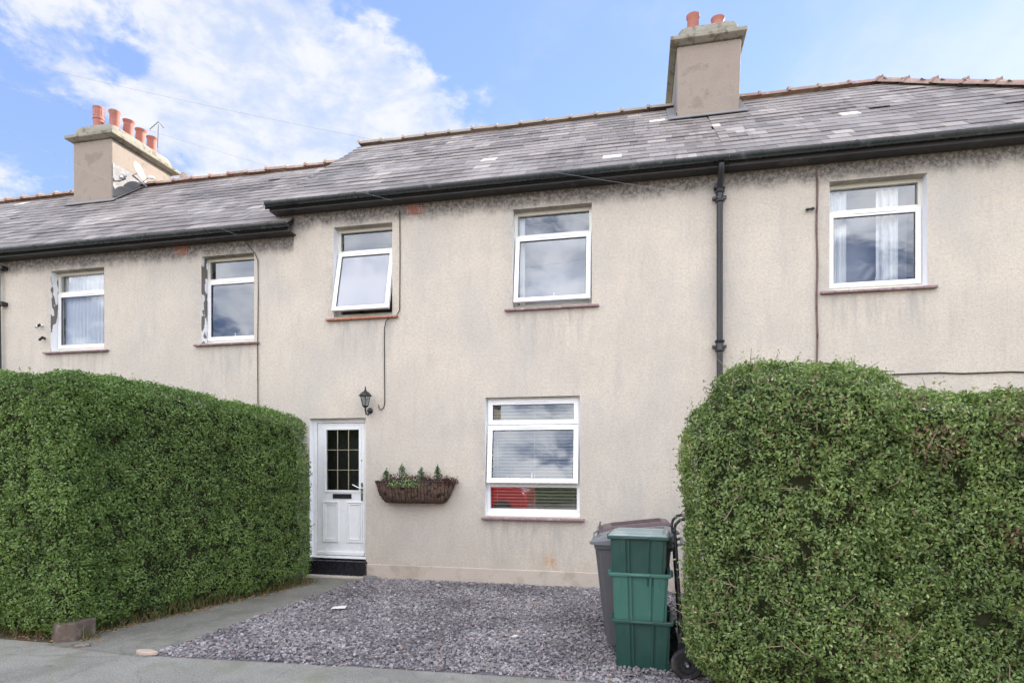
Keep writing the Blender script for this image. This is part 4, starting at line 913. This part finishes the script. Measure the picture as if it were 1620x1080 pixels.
# gatepost under the hedge corner
gp = MB(); gp.prism([(-5.42, -3.38), (-5.29, -3.44), (-5.15, -3.37), (-5.15, -3.15), (-5.42, -3.15)], -.02, .185, 'z')
tag(gp.build('gate_post', STONE, bevel=.02), 'short worn stone gatepost foot under the left hedge corner', 'gatepost')
def flat_stone(name, cx, cy, sx, sy, h, m, seed, label, cat):
    r = random.Random(seed); n = 9; poly = [(cx+sx*math.cos(2*math.pi*i/n)*r.uniform(.75, 1.1), cy+sy*math.sin(2*math.pi*i/n)*r.uniform(.75, 1.1)) for i in range(n)]
    return tag(MB().prism(poly, .0, h, 'z').build(name, m, bevel=.008), label, cat)
SAND = mat('sandstone', (.46, .36, .29), .9, .2, var=.2, vscale=12, bump=.4)
flat_stone('broken_stone', -4.22, -3.52, .11, .045, .035, SAND, 2, 'flat pale pinkish stone at the left corner of the slate chippings', 'stone')
flat_stone('broken_stone', -4.98, -3.47, .10, .05, .022, STONE, 5, 'thin flat grey stone lying beside the gatepost foot', 'stone')
flat_stone('broken_stone', -3.72, -.16, .13, .07, .06, LEAD, 9, 'dark rubble lump against the wall right of the doorstep', 'stone')
pp = MB(); pp.face([(-3.38, -1.86, .035), (-3.22, -1.83, .04), (-3.235, -1.75, .052), (-3.39, -1.78, .038)]); pp.face([(-3.38, -1.86, .033), (-3.39, -1.78, .036), (-3.235, -1.75, .05), (-3.22, -1.83, .038)]); tag(pp.build('paper_scrap', PAPER), 'white scrap of paper lying on the slate chippings', 'paper')

# flowering plant poking over the left hedge
fr = empty('rose_bush', (-8.6, -2.0, 0), 'thin rose stems with pink and yellow blooms behind the left hedge top', 'rose bush')
s_ = MB(); r_ = np.random.default_rng(4); LP = []
for i in range(9):
    x = -8.75+r_.uniform(-.35, .35); top = Vector((x+r_.normal(0, .1), -1.9+r_.normal(0, .1), 2.95+r_.uniform(-.15, .14))); s_.tube([(x, -2, 0), (x, -2, 1.8), top], .006, 5)
    for k in range(14): LP.append(tuple(Vector((x, -2, 1.8)).lerp(top, r_.uniform(.2, 1))+Vector(r_.normal(0, .04, 3))))
s_.build('stem', TWIG, fr); leaves_mesh('foliage', LP, r_.normal(0, 1, (len(LP), 3)), .06, r_.uniform(.3, .9, len(LP)), CONI, fr, 2)
for c_, m_ in (((-8.55, -2.0, 3.02), ROSE), ((-8.85, -2.0, 3.22), YEL), ((-8.75, -2., 3.24), YEL)):
    pr = r_.normal(0, .016, (16, 3))+np.array(c_); leaves_mesh('bloom', pr, r_.normal(0, 1, (16, 3)), .045, r_.random(16), m_, fr, 3, aspect=.8)

# ------------------------------------------------------------------ wall basket
bk = empty('wall_basket', (-3.075, 0, 1.08), 'long brown coir-lined wire basket on the wall between door and window', 'planter')
def bprof(u): # u in [-1,1]: half length; returns (rim depth scale, bottom z)
    return None
L2 = .585; n = 24; V = []; F = []; m_ = 8
for i in range(n+1):
    u = -1+2*i/n; e = abs(u); zb = .0+.02+max(0, (e-.70)/.30)**2.2*.20; dep = .21*(1-max(0, (e-.6)/.4)**2*.55)
    for j in range(m_+1):
        a = j/m_*math.pi/2; z = .33-(.33-zb)*math.sin(a)**.9; y = -.01-dep*math.cos(a)**.45
        ws = mnoise.noise((u*9, a*4, 0))*.022-.016*abs(math.sin(u*19)); V.append((-3.075+u*L2*(1-.06*math.sin(a)), y+ws, 1.075+z))
for i in range(n):
    for j in range(m_): F.append((i*(m_+1)+j, (i+1)*(m_+1)+j, (i+1)*(m_+1)+j+1, i*(m_+1)+j+1))
b = MB(); b.mesh(V, F)
for side_ in (0, n): b.face([V[side_*(m_+1)+j] for j in range(m_+1)]+[(V[side_*(m_+1)][0], -.01, 1.075+.33)])
b.build('coir_liner', COIR, bk, smooth=True)
b = MB()
for i in range(0, n+1, 1): b.tube([(V[i*(m_+1)+j][0], V[i*(m_+1)+j][1]-.008, V[i*(m_+1)+j][2]) for j in range(m_+1)], .0035, 5)
b.tube([(-3.075-L2, -.005, 1.41)]+[(V[i*(m_+1)][0], V[i*(m_+1)][1]-.010, 1.408) for i in range(n+1)]+[(-3.075+L2, -.005, 1.41)], .006, 6)
b.build('wire_frame', BLK, bk)
b = MB(); b.box(-3.075-.52, -3.075+.52, -.16, -.012, 1.345, 1.375); b.build('compost', SOIL, bk)
def tuft(name, loc, h, w_, m, seed, label, cat, n=130, cone=True, group=None):
    r = np.random.default_rng(seed); root = empty(name, loc, label, cat, group); P = []
    for i in range(n):
        z = r.random()**.9*(1+.25*math.sin(i*1.7)*r.random()); rad = w_*((1-z*.8)*r.uniform(.1, 1.15) if cone else r.uniform(.1, 1.25)); a = r.uniform(0, 6.28); z = max(0., z if cone else z*(.55+.45*math.sin(a*3+i)*r.random()))
        P.append((loc[0]+rad*math.cos(a), loc[1]+rad*math.sin(a)*.8, loc[2]+z*h))
    N = np.array(P)-np.array(loc)+r.normal(0, .05, (n, 3)); leaves_mesh('foliage', P, N, .028, r.random(n), m, root, seed, aspect=.45, jit=1.6)
    MB().tube([loc, (loc[0], loc[1], loc[2]+h*.7)], .004, 5).build('stem', TWIG, root)
    return root
for i, (x, h, lb) in enumerate(((-3.49, .15, 'small sparse dwarf conifer at the left end of the wall basket'), (-3.26, .22, 'tallest pale green dwarf conifer left of centre in the wall basket'), (-2.97, .17, 'slim dwarf conifer right of centre in the wall basket'), (-2.73, .20, 'compact upright dark dwarf conifer near the right end of the wall basket'))):
    tuft('dwarf_conifer', (x, -.10, 1.375), h+.03, .12 if i != 3 else .09, CONI, 40+i, lb, 'plant', 330, group='dwarf conifers in the wall basket')
for i, (x, wq, lb) in enumerate(((-3.39, .10, 'dark red heather between the two left conifers in the wall basket'), (-3.155, .09, 'dark red heather just right of the tallest conifer in the wall basket'), (-2.88, .10, 'dark red heather between the two right conifers in the wall basket'), (-2.60, .10, 'dark red heather at the right end of the wall basket'))):
    tuft('heather', (x, -.11, 1.36), .16, wq*1.4, HEATH, 60+i, lb, 'plant', 800, cone=False, group='heathers in the wall basket')
for i, (x, lb) in enumerate(((-3.29, 'pale green trailing plant spilling under the tallest conifer of the wall basket'), (-3.06, 'pale green trailing plant spilling over the middle of the wall basket'))):
    tuft('trailing_plant', (x, -.21, 1.33), .16, .13, SAGE, 70+i, lb, 'plant', 420, cone=False, group='trailing plants in the wall basket')

# ------------------------------------------------------------------ wheelie bins (front of the bin faces -x)
def wheelie(label, lidm, handle):
    r = empty('wheelie_bin', (0, 0, 0), label, 'bin', 'wheelie bins against the wall')
    b = MB(); bz, tz = .06, .96
    bot, top = (-.24, .24, -.21, .21), (-.325, .31, -.27, .27)
    V = []; F = []; NL = 7
    def rr(x0, x1, y0, y1, rad, z, k=5):
        out = []
        for cx, cy, a0 in ((x1-rad, y1-rad, 0), (x0+rad, y1-rad, 90), (x0+rad, y0+rad, 180), (x1-rad, y0+rad, 270)):
            for i in range(k+1): a = R(a0+90*i/k); out.append((cx+rad*math.cos(a), cy+rad*math.sin(a), z))
        return out
    rings = []
    for k in range(NL):
        s_ = k/(NL-1); rings.append(rr(*[bot[i]*(1-s_)+top[i]*s_ for i in range(4)], .045, bz+(tz-bz)*s_))
    rings.append(rr(-.345, .33, -.29, .29, .05, tz)); rings.append(rr(-.35, .335, -.295, .295, .05, tz+.035)); rings.append(rr(-.32, .31, -.265, .265, .045, tz+.035))
    nn = len(rings[0])
    V = [p for q in rings for p in q]; F = [tuple(range(nn))[::-1]]+[(k*nn+i, k*nn+(i+1) % nn, (k+1)*nn+(i+1) % nn, (k+1)*nn+i) for k in range(len(rings)-1) for i in range(nn)]
    b.mesh(V, F)
    for yy in (-.12, .12): b.frus((-.262, -.24, yy-.03, yy+.03), (-.35, -.32, yy-.03, yy+.03), .12, .94)
    b.frus((-.20, .22, -.225, -.21), (-.26, .27, -.285, -.265), .14, .90) if 0 else None
    b.build('body', BINM, r, smooth=True, world=False)
    l = MB(); ls = [rr(-.385, .335, -.305, .305, .06, tz+.038), rr(-.39, .34, -.31, .31, .06, tz+.060), rr(-.37, .33, -.295, .295, .06, tz+.072), rr(-.26, .26, -.22, .22, .06, tz+.098)]
    ls = [ls[0]]+[[(x, y, z+.12*max(0, x+.39)) for x, y, z in q] for q in ls[1:]]
    V = [p for q in ls for p in q]; l.mesh(V, [tuple(range(nn))[::-1]]+[(k*nn+i, k*nn+(i+1) % nn, (k+1)*nn+(i+1) % nn, (k+1)*nn+i) for k in range(3) for i in range(nn)]+[tuple(range(3*nn, 4*nn))])
    for k in (-.1, .0, .1): l.box(-.25, .25, k-.008, k+.008, 0, .012, Matrix.Translation((0, 0, tz+.14)) @ Matrix.Rotation(-.12, 4, 'Y'))
    l.build('lid', lidm, r, smooth=True, world=False)
    h = MB(); h.tube([(.30, -.2, tz+.03), (.40, -.2, tz+.06), (.40, .2, tz+.06), (.30, .2, tz+.03)], .014, 8)
    h.tube([(-.37, -.14, tz+.07), (-.36, -.14, tz+.125), (-.36, .14, tz+.125), (-.37, .14, tz+.07)] if handle else [(-.3, -.1, tz+.08), (-.28, -.1, tz+.10), (-.28, .1, tz+.10), (-.3, .1, tz+.08)], .010, 8)
    h.build('bin_handle', lidm, r, smooth=True, world=False)
    for yy in (-.26, .22):
        w_ = MB(); M = Matrix.Rotation(R(90), 4, 'X'); w_.lathe([(.03, -.02), (.10, -.024), (.10, .024), (.03, .02)], (.27, yy+.02, .10), 22, M); wo = w_.build('wheel', RUB, r, smooth=True, world=False)
    return r
w1 = wheelie('grey wheelie bin right behind the green box stack', BINL, True); w1.scale = (1, 1, .95); w1.location = (-.015, -2.42, .012); w1.rotation_euler = (0, 0, R(-4))
w2 = wheelie('darker wheelie bin at the back of the group, mostly hidden', BINP, True); w2.scale = (1, 1, .955); w2.location = (-.02, -1.74, .012); w2.rotation_euler = (0, 0, R(3))
# ------------------------------------------------------------------ green recycling boxes on a trolley
def crate(m, label, lid=False):
    r = empty('recycling_box', (0, 0, 0), label, 'box', 'stacked green recycling boxes')
    b = MB(); wb, wt, dbm, dt, H_ = .207, .222, .165, .180, .40; t_ = .006
    for sx, (o, i) in enumerate((((wb, wt, dbm, dt), (wb-t_, wt-t_, dbm-t_, dt-t_)),)):
        V = []
        for (a, c_, d_, e_), zb in ((o, .0), (i, .012)):
            V += [(-a, -d_, zb), (a, -d_, zb), (a, d_, zb), (-a, d_, zb), (-c_, -e_, H_), (c_, -e_, H_), (c_, e_, H_), (-c_, e_, H_)]
        F = [(0, 3, 2, 1), (8, 9, 10, 11)]+[(k, (k+1) % 4, 4+(k+1) % 4, 4+k) for k in range(4)]+[(8+(k+1) % 4, 8+k, 12+k, 12+(k+1) % 4) for k in range(4)]+[(4+k, 4+(k+1) % 4, 12+(k+1) % 4, 12+k) for k in range(4)]
        b.mesh(V, F)
    # vertical posts and recessed centre panel on the long sides
    for s_ in (-1, 1):
        for a in (-.075, .085):
            for (x0, x1) in ((a-.008, a+.008),):
                y0, y1 = s_*dbm, s_*dt; b.mesh([(x0*.9, y0, 0), (x1*.9, y0, 0), (x1, y1, H_-.03), (x0, y1, H_-.03), (x0*.9, y0+s_*.014, .0), (x1*.9, y0+s_*.014, .0), (x1, y1+s_*.016, H_-.03), (x0, y1+s_*.016, H_-.03)], [(4,5,6,7),(0,1,5,4),(1,2,6,5),(3,0,4,7),(2,3,7,6)])
        for a, e in ((-.19, -.09), (.10, .185)):
            y0, y1 = s_*(dbm+.001), s_*(dt+.0); b.mesh([(a, y0, .0), (e, y0, .0), (e*1.06, y1, H_-.03), (a*1.06, y1, H_-.03), (a, y0+s_*.008, .0), (e, y0+s_*.008, .0), (e*1.1, y1+s_*.009, H_-.03), (a*1.1, y1+s_*.009, H_-.03)], [(4,5,6,7),(0,1,5,4),(1,2,6,5),(3,0,4,7),(2,3,7,6)])
        for xs_ in (-.15, .15): b.box(xs_-.003, xs_+.003, s_*(dt+.009)-.001, s_*(dt+.009)+.003, H_-.11, H_-.05)
    b.build('box_body', m, r, bevel=.005, world=False)
    g = MB(); ro = .030
    ring2 = [(-.245, .245, -.205, -.181), (-.245, .245, .181, .205), (-.245, -.223, -.181, .181), (.223, .245, -.181, .181)]
    for q in ring2: g.box(*q, H_-.028, H_)
    g.box(-.085, .085, -.217, -.2055, H_-.022, H_-.004); g.box(-.085, .085, .2055, .217, H_-.022, H_-.004)
    for s_ in (-1, 1): g.box(s_*.250-.015, s_*.250+.015, -.06, .06, H_-.045, H_-.005)
    g.build('rim', m, r, bevel=.006, world=False)
    if lid:
        l = MB(); l.frus((-.24, .24, -.20, .20), (-.225, .225, -.185, .185), H_+.001, H_+.018); l.frus((-.21, .21, -.16, .16), (-.19, .19, -.14, .14), H_+.018, H_+.032); l.build('box_lid', LIDM, r, bevel=.006, world=False)
    return r
bx, by, rz = .045, -2.84, R(-3)
for (mm, zz, dxx, yaw, lb, ld) in ((BOXD, .005, .0, 0, 'dark green recycling box at the bottom of the stack', False), (BOXL, .385, -.022, 1.5, 'faded lighter green recycling box in the middle of the stack', False), (BOXD, .685, -.030, -1.5, 'dark green recycling box with pale lid at the top of the stack', True)):
    r = crate(mm, lb, ld); r.location = (bx+dxx, by, zz); r.rotation_euler = (0, 0, rz+R(yaw))
tr = empty('hand_trolley', (.36, -2.85, 0), 'black tube hand trolley with rubber wheels between box stack and right hedge', 'trolley')
b = MB()
for yy in (-3.03, -2.67): b.tube([(.355, yy, .17), (.325, yy, .60), (.295, yy, 1.08), (.286, yy, 1.14), (.296, yy, 1.19), (.33, yy, 1.225), (.375, yy, 1.235)], .0125, 10)
b.tube([(.375, -3.03, 1.235), (.375, -2.67, 1.235)], .0125, 10)
for z in (.35, .7, 1.0): b.tube([(.328+(.5-z)*.05, -3.03, z), (.328+(.5-z)*.05, -2.67, z)], .010, 8)
b.box(.315, .385, -3.06, -2.64, .14, .26); b.box(-.10, .34, -3.0, -2.7, -.01, .004)
b.tube([(.36, -3.03, .24), (.375, -3.06, .12)], .014, 8); b.tube([(.36, -2.67, .24), (.375, -2.65, .12)], .014, 8)
b.build('frame', BLK, tr, bevel=.002)
MB().tube([(.375, -3.19, .118), (.375, -2.58, .118)], .012, 8).build('axle', CHROME, tr)
for yy in (-3.15, -2.62):
    M = Matrix.Rotation(R(90), 4, 'X'); wl = MB().lathe([(.07, -.028), (.105, -.032), (.12, -.018), (.12, .018), (.105, .032), (.07, .028)], (.375, yy, .118), 28, M, cap=False).build('wheel', RUB, tr, smooth=True)
    hb = MB(); hb.lathe([(.016, -.03), (.022, -.026), (.03, -.012), (.071, -.014), (.071, .014), (.03, .012), (.022, .026), (.016, .03)], (.375, yy, .118), 20, M); hb.build('rim', BLK, wl, smooth=True)

# ------------------------------------------------------------------ across the street (seen in the glass)
def car():
    r = empty('parked_car', (-5.25, -9.9, -.12), 'bright red hatchback parked on the road, reflected in the downstairs window', 'car')
    L_, W_ = 2.0, .84
    low = [(-2.0, .30), (-2.02, .55), (-1.95, .78), (-1.75, .90), (-1.1, .98), (1.3, 1.0), (1.85, .95), (1.98, .80), (2.0, .5), (1.97, .28)]
    def loft(profile, widths, m, name, parent, crown=0):
        b = MB(); n_ = len(profile); V = []
        for sgn in (-1, 1): V += [(x-5.25, -9.9+sgn*w_, z-.12) for (x, z), w_ in zip(profile, widths)]
        b.mesh(V, [tuple(range(n_)), tuple(range(2*n_-1, n_-1, -1))]+[(i, n_+i, n_+(i+1) % n_, (i+1) % n_) for i in range(n_)]); return b.build(name, m, parent, bevel=.05, smooth=True)
    loft(low, [.80, .80, .80, .80, .83, .83, .80, .80, .80, .80], CARP, 'body', r)
    cabin = [(-1.15, .97), (-.55, 1.36), (-.3, 1.42), (1.0, 1.42), (1.35, 1.36), (1.8, .97)]
    loft(cabin, [.76, .62, .60, .60, .62, .74], glass_mat('car_glass', .25, (.05, .05, .06)), 'windows', r)
    rf = MB(); rf.box(-5.75, -4.15, -9.9-.58, -9.9+.58, 1.30, 1.32); rf.build('roof_panel', CARP, r, bevel=.01)
    for x in (-1.25, 1.28):
        for y in (-.76, .76):
            M = Matrix.Rotation(R(90), 4, 'X'); wo = MB().lathe([(.2, -.09), (.29, -.1), (.31, -.07), (.31, .07), (.29, .1), (.2, .09)], (x-5.25, -9.9+y, .19), 26, M, cap=False).build('wheel', RUB, r, smooth=True)
            MB().lathe([(.03, -.08), (.2, -.06), (.2, .06), (.03, .08)], (x-5.25, -9.9+y, .19), 18, M).build('rim', CHROME, wo, smooth=True)
    for y in (-.6, .6): MB().box(-5.25-2.01, -5.25-1.85, -9.9+y-.16, -9.9+y+.16, .50, .64).build('headlight', PVC, r, bevel=.03)
    return r
car()
def far_house(x0, x1, label, seed):
    r = empty('opposite_house', ((x0+x1)/2, -21, 0), label, 'house', 'houses across the street'); y0, y1 = -19., -26.
    FW = mat('cream_render', (.55, .50, .43), .9, .2, bump=.4)
    hs = [(x0+1+i*3.0, x0+2.3+i*3.0, z, z+1.25) for i in range(int((x1-x0-1)/3)) for z in (1., 3.6)]
    b = MB(); b.box(x0, x1, y1, y0, -.1, 5.1); b.build('wall', FW, r)
    rb = MB(); e = .4; rb.mesh([(x0-e, y0+e, 5.05), (x1+e, y0+e, 5.05), (x1+e, y1-e, 5.05), (x0-e, y1-e, 5.05), (x0+2.5, (y0+y1)/2, 8.1), (x1-2.5, (y0+y1)/2, 8.1)], [(0, 1, 5, 4), (1, 2, 5), (2, 3, 4, 5), (3, 0, 4), (0, 3, 2, 1)]); ro = rb.build('roof', OROOF, r)
    for k in (x0+3., x1-3.):
        c_ = MB(); c_.box(k-.5, k+.5, -23, -22, 6.5, 9.0); c_.box(k-.56, k+.56, -23.06, -21.94, 8.85, 9.05); ch = c_.build('chimney', BRICK, r)
        for j in range(4): MB().lathe([(.13, 0), (.11, .5), (.13, .52)], (k-.36+j*.24, -22.5, 9.05), 12).build('chimney_pot', POT, ch, smooth=True)
    for (a, c_, d, e_) in hs:
        f = MB(); ring(f, a, c_, d, e_, .07, y0+.001, y0+.05); f.box((a+c_)/2-.03, (a+c_)/2+.03, y0+.001, y0+.04, d+.07, e_-.07); fo = f.build('window', PVC, r); g = MB(); g.box(a+.07, c_-.07, y0+.002, y0+.012, d+.07, e_-.07); g.build('pane', DGLASS, fo)
    return r
far_house(-21, -8, 'cream house with orange tiled roof across the street, reflected in the left windows', 1)
far_house(2, 15, 'cream house with orange tiled roof across the street on the right', 2)
hedge([(dict(c=(-2.5, -15.0), ang=0., hx=9., hy=.5, z0=.0, ztop=lambda u: 1.5, rad=.2, seed=33, disp=.08, res=.3), .09)], 'long low green hedge across the street, reflected in the window', 500, .10, PRIV, 21, loc=(-2.5, -15, 0), sprigs=0)
print('built', len(bpy.data.objects))
